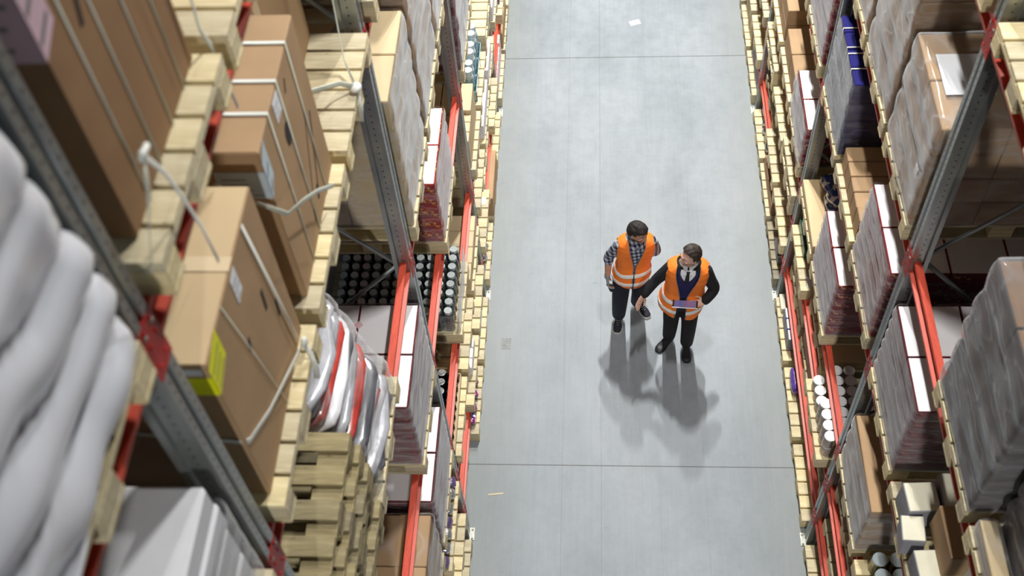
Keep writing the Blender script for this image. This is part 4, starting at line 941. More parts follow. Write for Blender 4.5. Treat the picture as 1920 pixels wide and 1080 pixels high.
pal('R', 2, 2, 1, 'right rack: lowest-level pallet with dim foil packs, upper right', out=-0.085)
for k in range(6):
    me = pillow_mesh(0.19, 0.105, 0.09, 140+k, FOIL, amp=0.1, nu=14, nv=8)
    tag(link('foil_pack', me, (xd('R', 0.20), slot_y(2, 2)-0.30+0.12*k, top_of(1)+0.055)), 'grey foil pack, upper right, %s from its near end' % ORD[k], 'pack', 'foil packs upper right')
pal('R', 2, 0, 0, 'right rack: floor pallet with a grey bundle and green strap, middle right', wood=WOODGREY)
single('R', slot_y(2, 0)-0.20, slot_y(2, 0)+0.10, PH+0.001, 0.10, 0.04, 0.40, 'grey', 'grey bundle with white label and green strap on the floor pallet, middle right', tape=False)
b_ = tag(link('green_strap', MB_box(0.17, 0.014, 0.104, GREEN), (xd('R', 0.21), slot_y(2, 0)-0.15, PH+0.003)), 'dark green strap round the grey bundle, middle right floor', 'strap')
pal('R', 2, 1, 0, 'right rack: floor pallet under the brown carton pair, middle right', simple_=True)
for j in (0, 1): single('R', slot_y(2, 1)-0.39+0.39*j, slot_y(2, 1)-0.01+0.39*j, PH+0.001, 0.16, 0.03, 0.45, 'brown', '%s brown carton on the floor pallet beside the foil bags, right rack' % ('nearer', 'farther')[j], tape=False)
pal('R', 2, 2, 0, 'right rack: floor pallet with silver foil bags beside the upper right foot plate')
for k in range(10):
    me = pillow_mesh(0.175, 0.125, 0.10, 150+k, FOIL, amp=0.1, nu=16, nv=8)
    tag(link('foil_bag', me, (xd('R', 0.14+0.20*(k % 2)), slot_y(2, 2)-0.30+0.15*(k//2), PH+0.06), None, 0.2*k), 'crumpled silver bag, upper right aisle edge, %s from its near end, %s row' % (ORD[k//2], ('front', 'rear')[k % 2]), 'bag', 'foil bags, right rack')
# far bays
pal('R', 3, 0, 0, 'right rack: floor pallet under the bright white cartons, far right', simple_=True)
for j in range(5): single('R', slot_y(3, 0)-0.39+0.156*j, slot_y(3, 0)-0.39+0.156*j+0.15, PH+0.001, 0.34, 0.05, 0.30, 'grey', 'white-topped carton, %s of five by the far floor joint, right rack' % ORD[j], group='row of five white-topped cartons', tape=False)
pal('R', 3, 1, 0, 'right rack: floor pallet under the brown cartons beyond the far floor joint', simple_=True)
for j in range(3): single('R', slot_y(3, 1)-0.39+0.26*j, slot_y(3, 1)-0.39+0.26*j+0.25, PH+0.001, 0.34, 0.05, 0.30, 'light', 'light brown carton, %s of three beyond the far floor joint, right rack' % ORD[j], group='row of three light brown cartons', tape=False)
pal('R', 3, 2, 0, 'right rack: floor pallet at the top edge', simple_=True)
for i in (0, 1, 2): pal('R', 3, i, 1, 'right rack: lowest-level pallet of tan boards, top edge, %s' % ('nearest of three', 'middle of three', 'farthest of three')[i], simple_=True)
for i in (0, 1): pal('R', 3, i, 2, 'right rack: second-level pallet of pale boards, top edge, %s' % ('nearer', 'farther')[i], simple_=True)
pal('R', 3, 0, 3, 'right rack: third-level pallet at the top edge', simple_=True)

# loads on the high levels, out of the frame: they shade the levels below
for side in 'LR':
    for b in (1, 2, 3):
        for i in range(3):
            for l, h in ((6, 1.1),) if b == 1 else ((5, 1.3), (6, 1.1)):
                if b == 1 and i == 0: continue
                pallet(side, slot_y(b, i), LV[l], '%s rack, %s, %s level pallet %s, above the picture' % (SN[side], BAYN[b], LVN[l], ('nearest', 'middle', 'farthest')[i]), simple_=True)
                single(side, slot_y(b, i)-0.38, slot_y(b, i)+0.38, top_of(l), h, 0.03, 1.15, 'brown', '%s rack, %s, %s level load %s, above the picture' % (SN[side], BAYN[b], LVN[l], ('nearest', 'middle', 'farthest')[i]), 'large_carton')

# litter on the floor
m = MB(); m.box(-0.07, 0.07, -0.045, 0.045, 0, 0.002); tag(link('paper_scrap', m.mesh('paper', PAPER), (0.32, 10.05, 0.001), None, 0.35), 'small white paper lying in the middle of the aisle near the top edge', 'paper')
m = MB(); m.box(-0.075, 0.075, -0.008, 0.008, 0, 0.002); tag(link('wood_sliver', m.mesh('sliver', WOOD), (-1.17, 3.22, 0.001), None, 0.12), 'pale sliver on the floor at the left aisle edge below the near joint', 'litter')
m = MB(); m.box(-0.05, 0.05, -0.07, 0.07, 0, 0.0015); tag(link('floor_drain', m.mesh('drain', simple('worn_grey_metal', (128, 132, 132), 0.6, 0.3, 0.3, 60)), (-1.15, 4.97, 0.0003)), 'small worn grey square plate set in the floor near the left rack', 'floor plate')

# ------------------------------------------------------------------ people
SKIN1 = simple('skin_tanned', (196, 146, 122), 0.5, 0, 0.05, 20); SKIN2 = simple('skin_fair', (220, 176, 156), 0.5, 0, 0.05, 20)
for m_ in (SKIN1, SKIN2):
    b_ = m_.node_tree.nodes['Principled BSDF']; b_.inputs['Subsurface Weight'].default_value = 0.08; b_.inputs['Subsurface Radius'].default_value = (0.01, 0.004, 0.002)
HAIR = simple('dark_hair', (38, 32, 30), 0.7, 0, 0.3, 30, bump=0.6, bscale=90); HAIR2 = simple('dark_brown_hair', (56, 46, 42), 0.65, 0, 0.3, 30, bump=0.6, bscale=90)
BEARD = simple('short_dark_beard', (84, 60, 50), 0.8, 0, 0.3, 60); STUB = simple('stubbled_skin', (186, 146, 130), 0.7, 0, 0.1, 60)
LIP = simple('lip_skin', (176, 110, 100), 0.5); EYEW = simple('eye_white', (230, 226, 222), 0.3); EYED = simple('eye_dark', (30, 22, 18), 0.3)
VEST = simple('orange_safety_fabric', (255, 132, 40), 0.7, 0, 0.03, 5, bump=0.5, bscale=12); VEST2 = simple('red_orange_safety_fabric', (250, 92, 24), 0.7, 0, 0.05, 5, bump=0.5, bscale=12)
BAND = simple('silver_reflective_band', (246, 246, 242), 0.35, 0, 0.05, 20); PIPE = simple('grey_piping', (120, 116, 124), 0.6)
JEANS = simple('dark_navy_trousers', (26, 28, 44), 0.85, 0, 0.12, 8, bump=0.6, bscale=14); BLK = simple('black_trousers', (17, 17, 19), 0.85, 0, 0.1, 8, bump=0.6, bscale=14)
JACK = simple('black_jacket_cloth', (22, 22, 28), 0.85, 0, 0.12, 8, bump=0.6, bscale=14); SWEAT = simple('deep_blue_sweater', (36, 34, 84), 0.9, 0, 0.08, 30)
SHIRTW = simple('white_shirt_cloth', (226, 228, 234), 0.8, 0, 0.03); TIE = simple('black_tie_cloth', (20, 20, 24), 0.6)
SHOEN = simple('navy_canvas', (30, 30, 42), 0.85, 0, 0.1, 20); SOLEW = simple('white_rubber_sole', (224, 222, 210), 0.6); SOLEB = simple('black_rubber_sole', (28, 28, 30), 0.7)
SHOEB = simple('black_leather', (34, 36, 42), 0.5, 0, 0.1, 20); LACE = simple('grey_laces', (170, 170, 168), 0.8); GLOVE = simple('grey_work_glove', (146, 148, 154), 0.85, 0, 0.12, 30); GLOVEB = simple('black_rubber_grip', (26, 26, 30), 0.6)
def plaid():
    m = NT('blue_white_plaid_shirt'); tc = m.n('ShaderNodeTexCoord'); mp = m.n('ShaderNodeMapping'); mp.inputs['Rotation'].default_value = (0, 0.12, 0.35); m.l(tc.outputs['Object'], mp.inputs[0])
    sp = m.n('ShaderNodeSeparateXYZ'); m.l(mp.outputs[0], sp.inputs[0])
    def bars(c, per): return m.math('GREATER_THAN', m.math('FRACT', m.math('DIVIDE', c, per)), 0.52)
    a = bars(m.math('ADD', sp.outputs[0], m.math('MULTIPLY', sp.outputs[1], 0.7)), 0.052); b = bars(sp.outputs[2], 0.052)
    s = m.math('ADD', a, b); col = m.ramp(m.math('DIVIDE', s, 2.0), [(0.0, lin((196, 204, 212))), (0.34, lin((112, 118, 140))), (0.75, lin((34, 36, 62)))])
    col.node.color_ramp.interpolation = 'CONSTANT'; m.base(col); m.b.inputs['Roughness'].default_value = 0.9; return m.m
PLAID = plaid()

def smooth_path(pts, rad, sub=5):
    """Catmull-Rom through points with radii"""
    P = [Vector(p) for p in pts]; R = [r if isinstance(r, tuple) else (r, r) for r in rad]; op = []; orr = []
    for i in range(len(P)-1):
        p0, p1, p2, p3 = P[max(i-1, 0)], P[i], P[i+1], P[min(i+2, len(P)-1)]
        for k in range(sub):
            t = k/sub; t2 = t*t; t3 = t2*t
            op.append(0.5*((2*p1)+(p2-p0)*t+(2*p0-5*p1+4*p2-p3)*t2+(3*p1-p0-3*p2+p3)*t3))
            orr.append((R[i][0]*(1-t)+R[i+1][0]*t, R[i][1]*(1-t)+R[i+1][1]*t))
    op.append(P[-1]); orr.append(R[-1]); return op, orr
def limb(m, pts, rad, n=14, flat=None, ball=True):
    p, r = smooth_path(pts, rad); m.tube(p, r, n, flat=flat)
    if ball:
        for q, s_ in ((p[0], r[0]), (p[-1], r[-1])): k = min(s_); m.ball(q, (k*0.98,)*3, 10, 8)
def remeshed(name, m, mats, parent, vox=0.006, sm=6, loc=(0, 0, 0), fac=0.5):
    me = m.mesh(name, mats, True); o = link(name, me, loc, parent)
    r = o.modifiers.new('r', 'REMESH'); r.mode = 'VOXEL'; r.voxel_size = vox; r.use_smooth_shade = True
    s_ = o.modifiers.new('s', 'SMOOTH'); s_.iterations = sm; s_.factor = fac
    return o
SECT = [(0.80, 0.150, 0.105), (0.90, 0.172, 0.118), (1.00, 0.166, 0.112), (1.10, 0.158, 0.106), (1.20, 0.168, 0.110), (1.30, 0.184, 0.114), (1.37, 0.190, 0.110), (1.42, 0.176, 0.096), (1.455, 0.130, 0.078), (1.48, 0.082, 0.066), (1.50, 0.060, 0.060)]
def sect(z, extra=0.0, flare=0.0):
    S = SECT
    if z <= S[0][0]: a, b = S[0][1:]
    elif z >= S[-1][0]: a, b = S[-1][1:]
    else:
        for i in range(len(S)-1):
            if S[i][0] <= z <= S[i+1][0]:
                t = (z-S[i][0])/(S[i+1][0]-S[i][0]); a = S[i][1]*(1-t)+S[i+1][1]*t; b = S[i][2]*(1-t)+S[i+1][2]*t; break
    f = flare*max(0.0, (1.10-z)/0.30)
    return a+extra+f, b+extra+f
class Torso:
    """maps (angle, height) on a leaning, turned torso; angle 0 = front centre, positive to the person's left"""
    def __init__(s, hip, sh, yaw, k=1.0):
        s.k = k; s.hip, s.sh, s.yaw = Vector(hip), Vector(sh), yaw      # centres at z 0.90 and z 1.42
    def c(s, z): t = (z-0.90)/0.52; return s.hip.lerp(s.sh, t) if True else None
    def p(s, th, z, extra=0.0, flare=0.0, flat=0.0):
        a, b = sect(z, 0, 0); a, b = a*s.k, b*s.k; fl = flare*max(0.0, (1.10-z)/0.30); a += extra+fl; b += extra+fl; e = 0.82
        sx_ = math.copysign(abs(math.sin(th))**e, math.sin(th)); cy = math.copysign(abs(math.cos(th))**e, math.cos(th))
        v = Vector((sx_*a, -cy*b, 0)); v.rotate(Matrix.Rotation(s.yaw, 3, 'Z')); q = s.c(z) + v; q.z = z; return q
def body_mesh(T, neck, head, hfwd, arms, legs, name, mat, root, nod=0.0):
    m = MB()
    m.grid(lambda u, v: T.p(2*PI*u, 0.80+0.70*v), 28, 24, 0, True)
    for z, nn in ((0.80, 0), (1.50, 1)): 
        b = len(m.v); m.v += [tuple(T.p(2*PI*i/28, z)) for i in range(28)]; m.f.append(tuple(range(b, b+28))); m.mi.append(0)
    limb(m, [T.c(1.44), neck, Vector(head)+Vector((0, 0, -0.06))], [(0.062, 0.062), (0.054, 0.058), (0.052, 0.056)], 16, ball=False)
    for A in arms: limb(m, A['pts'], A['rad'])
    for L in legs: limb(m, L['pts'], L['rad'])
    add_head(m, head, hfwd)
    return m
def head_frame(hf):
    f = Vector(hf).normalized(); r = f.cross(Vector((0, 0, 1))).normalized(); u = r.cross(f); return r, f, u
def head_pt(head, hf, x, y, z):
    r, f, u = head_frame(hf); return Vector(head) + r*x + f*y + u*z
def head_surface(u_, v_, grow=0.0):
    """local head point (x right, y forward, z up)"""
    th = 2*PI*u_; ph = PI*v_
    sx_, sy, sz = math.sin(ph)*math.sin(th), math.sin(ph)*math.cos(th), math.cos(ph)
    x, y, z = sx_*0.074, sy*0.095, sz*0.112
    if z < 0:
        k = -z/0.112; x *= 1-0.34*k*k; y *= 1 - 0.10*k
        if y > 0: y += 0.004*k
        if y < 0: y *= 1-0.45*k
    if y > 0: x *= 1 - 0.10*(y/0.095)**2
    y += -0.006
    g = 1 + grow/0.09
    return Vector((x*g, y*g, z*g))
def add_head(m, head, hf):
    r, f, u = head_frame(hf)
    W = lambda p: Vector(head) + r*p.x + f*p.y + u*p.z
    m.grid(lambda a, b: W(head_surface(a, b)), 32, 24, 0, True)
    H = lambda x, y, z: head_pt(head, hf, x, y, z)
    limb(m, [H(0, 0.080, 0.022), H(0, 0.094, 0.0), H(0, 0.104, -0.020)], [(0.007, 0.007), (0.009, 0.010), (0.013, 0.010)], 10)      # nose
    m.ball(H(-0.010, 0.090, -0.024), (0.008,)*3, 8, 6); m.ball(H(0.010, 0.090, -0.024), (0.008,)*3, 8, 6)
    limb(m, [H(-0.046, 0.066, 0.026), H(-0.020, 0.084, 0.031), H(0, 0.083, 0.029), H(0.020, 0.084, 0.031), H(0.046, 0.066, 0.026)], [0.007, 0.009, 0.007, 0.009, 0.007], 8)   # brow
    limb(m, [H(-0.022, 0.080, -0.048), H(0, 0.089, -0.046), H(0.022, 0.080, -0.048)], [0.005, 0.007, 0.005], 8)                    # upper lip
    limb(m, [H(-0.018, 0.078, -0.058), H(0, 0.087, -0.057), H(0.018, 0.078, -0.058)], [0.005, 0.007, 0.005], 8)                    # lower lip
    m.ball(H(0, 0.052, -0.090), (0.024, 0.022, 0.018), 10, 8)                                                                       # chin
    for s_ in (-1, 1):
        m.ball(H(s_*0.044, 0.060, -0.014), (0.018, 0.018, 0.016), 10, 8)                                                            # cheek
        limb(m, [H(s_*0.074, -0.004, 0.024), H(s_*0.083, -0.014, 0.010), H(s_*0.079, -0.010, -0.012), H(s_*0.072, 0.000, -0.028)], [0.008, 0.011, 0.009, 0.006], 8)   # ear
def hair_obj(root, head, hf, mat, keepfn, grow, seed, th=0.012, nm='hair'):
    r, f, u = head_frame(hf); m = MB()
    def fn(a, b):
        p = head_surface(a, b); g = grow(a, b); n = p.normalized(); q = p + n*g
        q += n*0.006*noise.noise(Vector((p.x*60+seed, p.y*22, p.z*60)))
        return Vector(head) + r*q.x + f*q.y + u*q.z
    m.grid(fn, 72, 48, 0, True, keepfn); me = m.mesh(nm, mat, True); o = link(nm, me, (0, 0, 0), root)
    s_ = o.modifiers.new('t', 'SOLIDIFY'); s_.thickness = th; s_.offset = -1; return o
def hand(m, wrist, direc, palmn, size=1.0, curls=(0.3, 0.35, 0.4, 0.5), spread=0.10, thumb=0.6, side=1):
    """palm and five separate fingers; direc = towards the fingers, palmn = palm normal, side = which way the thumb points"""
    d = Vector(direc).normalized(); n = Vector(palmn); n = (n - d*n.dot(d)).normalized(); s_ = d.cross(n)*side; w = Vector(wrist)
    k = size
    m.tube([w - d*0.01, w + d*0.02*k, w + d*0.05*k, w + d*0.088*k], [(0.027*k, 0.019*k), (0.036*k, 0.016*k), (0.041*k, 0.014*k), (0.038*k, 0.011*k)], 14, flat=s_)
    m.ball(w + d*0.086*k, (0.02*k, 0.02*k, 0.012*k), 8, 6)
    for i, (o_, L, r_) in enumerate(((0.029, 0.074, 0.0085), (0.010, 0.082, 0.0088), (-0.010, 0.076, 0.0085), (-0.029, 0.060, 0.0075))):
        base = w + d*(0.084-0.004*abs(i-1.2))*k + s_*o_*k; c = curls[i]; sd = s_*((1.5-i)*spread*0.5); dd = (d + sd).normalized(); p = [base - d*0.02*k, base]; seg = L*k/3
        for q in range(3):
            ang = c*(q+0.6); v = (dd*math.cos(ang) + n*math.sin(ang)).normalized(); p.append(p[-1] + v*seg*(1.15 if q == 0 else 0.95))
        m.tube(p, [r_*k*f_ for f_ in (1.05, 1.0, 0.98, 0.9, 0.72)], 9); m.ball(p[-1], (r_*k*0.75,)*3, 8, 6)
    b0 = w + d*0.022*k + s_*0.026*k; p = [b0 - s_*0.01*k, b0 + (s_*0.8+d*0.5+n*thumb*0.5).normalized()*0.032*k]
    p.append(p[-1] + (s_*0.35+d*0.9+n*thumb*0.4).normalized()*0.030*k); p.append(p[-1] + (s_*0.05+d*1.0+n*thumb*0.4).normalized()*0.026*k)
    m.tube(p, [0.015*k, 0.0125*k, 0.0105*k, 0.008*k], 10); m.ball(p[-1], (0.0085*k,)*3, 8, 6); m.ball(p[1], (0.013*k,)*3, 8, 6)
def shoe(root, heel, toe, mat, sole, lace, boot=False):
    heel, toe = Vector(heel), Vector(toe); d = (toe-heel); L = d.length; d.normalize(); s_ = Vector((-d.y, d.x, 0))
    t = link('shoe', None, (0, 0, 0), root)
    prof = [(0.0, 0.026), (0.06, 0.034), (0.25, 0.037), (0.45, 0.038), (0.68, 0.048), (0.85, 0.045), (0.95, 0.034), (1.0, 0.016)]
    def outline(g): 
        o = [heel + d*L*f_ + s_*(w_+g) for f_, w_ in prof] + [heel + d*(L*f_) - s_*(w_+g) for f_, w_ in reversed(prof)]; return o
    m = MB(); o = outline(0.003); n = len(o); m.add([(p.x, p.y, 0.0015) for p in o]+[(p.x, p.y, 0.026) for p in o], [(i, (i+1) % n, n+(i+1) % n, n+i) for i in range(n)]+[tuple(range(n)), tuple(range(n, 2*n))])
    link('sole', m.mesh('sole', sole), (0, 0, 0), t)
    m = MB()
    hh = [(0.02, 0.075), (0.12, 0.095), (0.28, 0.100), (0.42, 0.088), (0.58, 0.066), (0.75, 0.050), (0.90, 0.044), (0.985, 0.030)]
    for (f_, h_) in hh: pass
    def up_(u, v):
        f_ = 0.005+0.985*v; w_ = 0.03
        for i in range(len(prof)-1):
            if prof[i][0] <= f_ <= prof[i+1][0]: q = (f_-prof[i][0])/(prof[i+1][0]-prof[i][0]); w_ = prof[i][1]*(1-q)+prof[i+1][1]*q
        h_ = hh[0][1]
        for i in range(len(hh)-1):
            if hh[i][0] <= f_ <= hh[i+1][0]: q = (f_-hh[i][0])/(hh[i+1][0]-hh[i][0]); h_ = hh[i][1]*(1-q)+hh[i+1][1]*q
        if f_ > hh[-1][0]: h_ = hh[-1][1]
        a = PI*u; c_, s2 = math.cos(a), math.sin(a)
        return heel + d*L*f_ + s_*(w_*math.copysign(abs(c_)**0.7, c_)) + Vector((0, 0, 0.018 + (h_-0.018)*abs(s2)**0.75))
    m.grid(up_, 16, 22); link('upper', m.mesh('upper', mat, True), (0, 0, 0), t)
    m = MB()
    for k in range(4):
        f_ = 0.44+0.07*k; z = 0.094-0.011*k*1.05; a = heel+d*L*f_+s_*0.020; b = heel+d*L*(f_+0.02)-s_*0.020
        m.tube([(a.x, a.y, z-0.008), ((a.x+b.x)/2, (a.y+b.y)/2, z+0.002), (b.x, b.y, z-0.008)], 0.0028, 6)
    c_ = heel+d*L*0.43; m.tube([(c_.x, c_.y, 0.096), tuple(c_+s_*0.03+d*0.02+Vector((0, 0, 0.094))), tuple(c_+s_*0.045+d*0.05+Vector((0, 0, 0.070)))], 0.0026, 6)
    m.tube([(c_.x, c_.y, 0.096), tuple(c_-s_*0.025+d*0.03+Vector((0, 0, 0.090)))], 0.0026, 6)
    link('laces', m.mesh('laces', lace), (0, 0, 0), t)
def vest(root, T, extra, flare, vz, hemf, mat, open_=0.02, bands=((0.985, 1.035), (0.865, 0.915)), apex=1.12, hem=0.82, armz=1.20, openlow=0.0, vw=0.078):
    """sleeveless vest draped on the torso: V neck, open front, armholes, two reflective bands"""
    zt = 1.478
    def half(z):     # half-opening angle at the front
        if z > apex: return open_ + math.asin(min(0.95, vw*(z-apex)/(zt-apex)/(sect(z)[0]*T.k+extra)))**1.15
        return open_ + openlow*(apex-z)/(apex-hem)
    def keep_t(th, z, slack=0.0):
        a = th if th <= PI else th-2*PI
        if z > 1.44 and abs(abs(a)) > 2.6 and z > 1.468: return False
        if z > armz:
            hw = 0.36*math.sqrt(max(0.0, min(1.0, (z-armz)/0.10)))
            if abs(abs(a)-1.55) < hw + slack and z < 1.425: return False
        return True
    def zz(u, v):
        z = hem + (zt-hem)*v; th = 2*PI*u
        if v < 0.25: z -= hemf(th)*(0.25-v)/0.25
        return z
    def ex(th, z): return extra + 0.006*math.sin(3*th+z*9) * (1 if z < 1.3 else 0.3) + 0.004*noise.noise(Vector((math.cos(th)*3, math.sin(th)*3, z*5)))
    U, V = 300, 150
    m = MB(); du = 2*PI/U
    def snap(th, z):
        a = th if th <= PI else th-2*PI; sg = 1 if a >= 0 else -1; A = abs(a)
        if z > armz and z < 1.425:
            hw = 0.36*math.sqrt(max(0.0, min(1.0, (z-armz)/0.10)))
            for t_ in (1.55-hw, 1.55+hw):
                if abs(A-t_) <= du*0.52: A = t_
        return sg*A
    def fn(u, v):
        z = zz(u, v); h_ = half(z); th = snap(h_ + (2*PI-2*h_)*u, z); return T.p(th, z, ex(th, z), flare)
    def TH(u, z): h_ = half(z); return h_ + (2*PI-2*h_)*u
    def kp(u, v): z = zz(u, v); return keep_t(TH(u, z), z)
    def mi(u, v):
        z = zz(u, v); return 0 if 0.006 < u < 0.994 and keep_t(TH(u, z)+0.035, z) and keep_t(TH(u, z)-0.035, z) else 1
    m.grid(fn, U, V, mi, False, kp)
    o = link('safety_vest', m.mesh('vest', [mat, PIPE], True, False), (0, 0, 0), root)
    s_ = o.modifiers.new('t', 'SOLIDIFY'); s_.thickness = 0.004; s_.offset = 0
    for z0, z1 in bands:
        b = MB()
        def fb(u, v, z0=z0, z1=z1):
            z = z0+(z1-z0)*v; th = TH(u, z); return T.p(th, z, ex(th, z)+0.005, flare)
        b.grid(fb, U, 4, 0, False)
        q = link('reflective_band', b.mesh('band', BAND, True, False), (0, 0, 0), o)
        s2 = q.modifiers.new('t', 'SOLIDIFY'); s2.thickness = 0.002; s2.offset = 0
    return o
def sleeve_obj(root, name, pts, rad, mat, vox=0.007):
    m = MB(); limb(m, pts, rad); return remeshed(name, m, mat, root, vox, 3)
def trousers_obj(root, T, legs, mat, top=1.0):
    m = MB(); z0 = 0.82
    m.grid(lambda u, v: T.p(2*PI*u, z0+(top-z0)*v, 0.011), 28, 8, 0, True)
    for z in (z0, top): b = len(m.v); m.v += [tuple(T.p(2*PI*i/28, z, 0.011)) for i in range(28)]; m.f.append(tuple(range(b, b+28))); m.mi.append(0)
    for p, r in legs: limb(m, p, r, 18, ball=False); m.ball(p[0], (r[0]*1.0,)*3 if not isinstance(r[0], tuple) else (r[0][0],)*3, 14, 10)
    return remeshed('trousers', m, mat, root, 0.009, 4)
def shirt_obj(root, name, T, arms, mat, extra=0.009, low=0.92):
    m = MB()
    m.grid(lambda u, v: T.p(2*PI*u, low+(1.482-low)*v, extra), 32, 26, 0, True)
    for z in (low, 1.482): b = len(m.v); m.v += [tuple(T.p(2*PI*i/32, z, extra)) for i in range(32)]; m.f.append(tuple(range(b, b+32))); m.mi.append(0)
    for p, r in arms: limb(m, p, r, 16)
    return remeshed(name, m, mat, root, 0.007, 3)
def eyes(root, head, hf, look=(0, 0)):
    for s_ in (-1, 1):
        t = MB(); t.ball(head_pt(head, hf, s_*0.031, 0.0725, 0.008), (0.0115, 0.0115, 0.0070), 12, 8); e = link('eye', t.mesh('eye', EYEW, True), (0, 0, 0), root)
        t = MB(); t.ball(head_pt(head, hf, s_*0.031+look[0], 0.0805, 0.008), (0.0052, 0.0052, 0.0052), 10, 8); link('pupil', t.mesh('pupil', EYED, True), (0, 0, 0), e)
        t = MB(); t.tube([head_pt(head, hf, s_*0.016, 0.086, 0.033), head_pt(head, hf, s_*0.030, 0.086, 0.037), head_pt(head, hf, s_*0.046, 0.072, 0.033)], [0.0022, 0.0032, 0.002], 8); link('eyebrow', t.mesh('brow', HAIR, True), (0, 0, 0), root)

def neck_ring(m, T, c, yaw):
    # folded shirt collar: open at the front, points hanging down
    def fn(u, v):
        th = 0.10+(2*PI-0.20)*u; f_ = abs(math.cos(PI*u))**5
        r_ = 0.070 + 0.026*(1-v) + 0.012*f_*(1-v); z = 1.468 - 0.040*f_*(1-v) + 0.052*v - 0.018*f_
        w_ = Vector((math.sin(th)*r_, -math.cos(th)*r_*(0.92+0.14*f_*(1-v)), 0)); w_.rotate(Matrix.Rotation(yaw, 3, 'Z')); return Vector((c.x, c.y, 0)) + w_ + Vector((0, 0, z))
    m.grid(fn, 44, 5)
# ---- the bearded worker in the plaid shirt (left)
B1 = Vector((0.16, 5.22, 0))
p1 = thing('person', tuple(B1), 'bearded person in plaid shirt, orange vest and grey gloves, standing left of the other', 'person', 'workers in orange vests')
def L1(*p): return Vector(p) - B1
T1 = Torso(L1(0.155, 5.24, 0.90), L1(0.185, 5.235, 1.42), 0.10, 0.90)
head1, hf1 = L1(0.20, 5.185, 1.600), Vector((0.70, -0.66, -0.10))
sR, sL = L1(0.030, 5.215, 1.375), L1(0.340, 5.255, 1.375)
eR, wR = L1(-0.070, 5.265, 1.13), L1(-0.085, 5.175, 0.90)
eL, wL = L1(0.395, 5.345, 1.13), L1(0.330, 5.43, 0.92)
armR = dict(pts=[sR, (sR+eR)/2, eR, (eR*0.5+wR*0.5), wR], rad=[0.046, 0.045, 0.036, 0.036, 0.024])
armL = dict(pts=[sL, (sL+eL)/2, eL, (eL*0.5+wL*0.5), wL], rad=[0.046, 0.045, 0.036, 0.036, 0.024])
hR, hL = L1(0.065, 5.23, 0.86), L1(0.245, 5.255, 0.86)
kR, kL = L1(0.050, 5.205, 0.49), L1(0.255, 5.315, 0.49)
aR, aL = L1(0.045, 5.290, 0.09), L1(0.245, 5.465, 0.09)
leg1 = [dict(pts=[hR, kR, aR], rad=[0.078, 0.052, 0.038]), dict(pts=[hL, kL, aL], rad=[0.078, 0.052, 0.038])]
m = body_mesh(T1, L1(0.190, 5.225, 1.50), head1, hf1, [armR, armL], leg1, 'body', SKIN1, p1)
hand(m, wR, (0.10, -0.25, -1), (0.85, 0.1, 0.1), 0.98, (0.45, 0.5, 0.55, 0.6), 0.08, 0.8, -1)
hand(m, wL, (-0.5, 0.4, -0.8), (-0.6, -0.6, 0.2), 0.98, (0.5, 0.5, 0.55, 0.6), 0.08, 0.6, 1)
remeshed('body', m, SKIN1, p1, 0.0048, 3)
gl = MB(); hand(gl, wR, (0.10, -0.25, -1), (0.85, 0.1, 0.1), 1.09, (0.45, 0.5, 0.55, 0.6), 0.08, 0.8, -1); gl.tube([wR-Vector((0.0, -0.012, -0.045)), wR], [(0.031, 0.031), (0.030, 0.030)], 14)
g_ = remeshed('work_glove', gl, GLOVE, p1, 0.004, 2)
gb = MB(); c_ = wR + Vector((0.035, -0.030, -0.125)); gb.tube([c_+Vector((-0.006, 0.0, 0.045)), c_+Vector((0.0, -0.01, 0.0)), c_+Vector((0.006, -0.016, -0.035))], [(0.019, 0.016), (0.024, 0.019), (0.016, 0.013)], 14); gb.ball(c_+Vector((0.006, -0.016, -0.035)), (0.015, 0.013, 0.014), 10, 8)
link('folded_glove_grip', gb.mesh('grip', GLOVEB, True), (0, 0, 0), g_)
fo = MB(); limb(fo, [eR*0.55+wR*0.45 + Vector((0, 0, 0.06)), eR*0.4+wR*0.6], [0.033, 0.030])
shirt_obj(p1, 'plaid_shirt', T1, [([sR, (sR+eR)/2, eR, eR*0.80+wR*0.20], [0.062, 0.058, 0.052, 0.050]), ([sL, (sL+eL)/2, eL, eL*0.75+wL*0.25], [0.062, 0.058, 0.052, 0.050])], PLAID)
c1 = MB()
neck_ring(c1, T1, L1(0.190, 5.225, 1.50), 0.10)
o_ = link('shirt_collar', c1.mesh('collar', PLAID, True), (0, 0, 0), p1); q_ = o_.modifiers.new('t', 'SOLIDIFY'); q_.thickness = 0.005
trousers_obj(p1, T1, [([hR, kR, aR+Vector((0, 0, 0.0))], [0.100, 0.084, 0.070]), ([hL, kL, aL], [0.100, 0.084, 0.070])], JEANS)
vest(p1, T1, 0.024, 0.022, 1.12, lambda th: 0.03*math.exp(-((th if th < PI else th-2*PI)/0.5)**2)-0.02, VEST, 0.012, apex=1.13, hem=0.83)
shoe(p1, L1(0.058, 5.345, 0), L1(0.022, 5.095, 0), SHOEN, SOLEW, LACE)
shoe(p1, L1(0.235, 5.510, 0), L1(0.370, 5.300, 0), SHOEN, SOLEW, LACE)
eyes(p1, head1, hf1)
def hk1(u, v):
    p = head_surface(u, v); return p.z > 0.058 - max(0, -p.y)*1.3 - (0.020 if abs(p.x) > 0.055 and p.y < 0.03 else 0) + (0.0 if p.y < 0.05 else 0.004)
hair_obj(p1, head1, hf1, HAIR, hk1, lambda u, v: 0.009 + 0.012*max(0, math.cos(PI*v))*max(0, math.cos(2*PI*u)), 3)
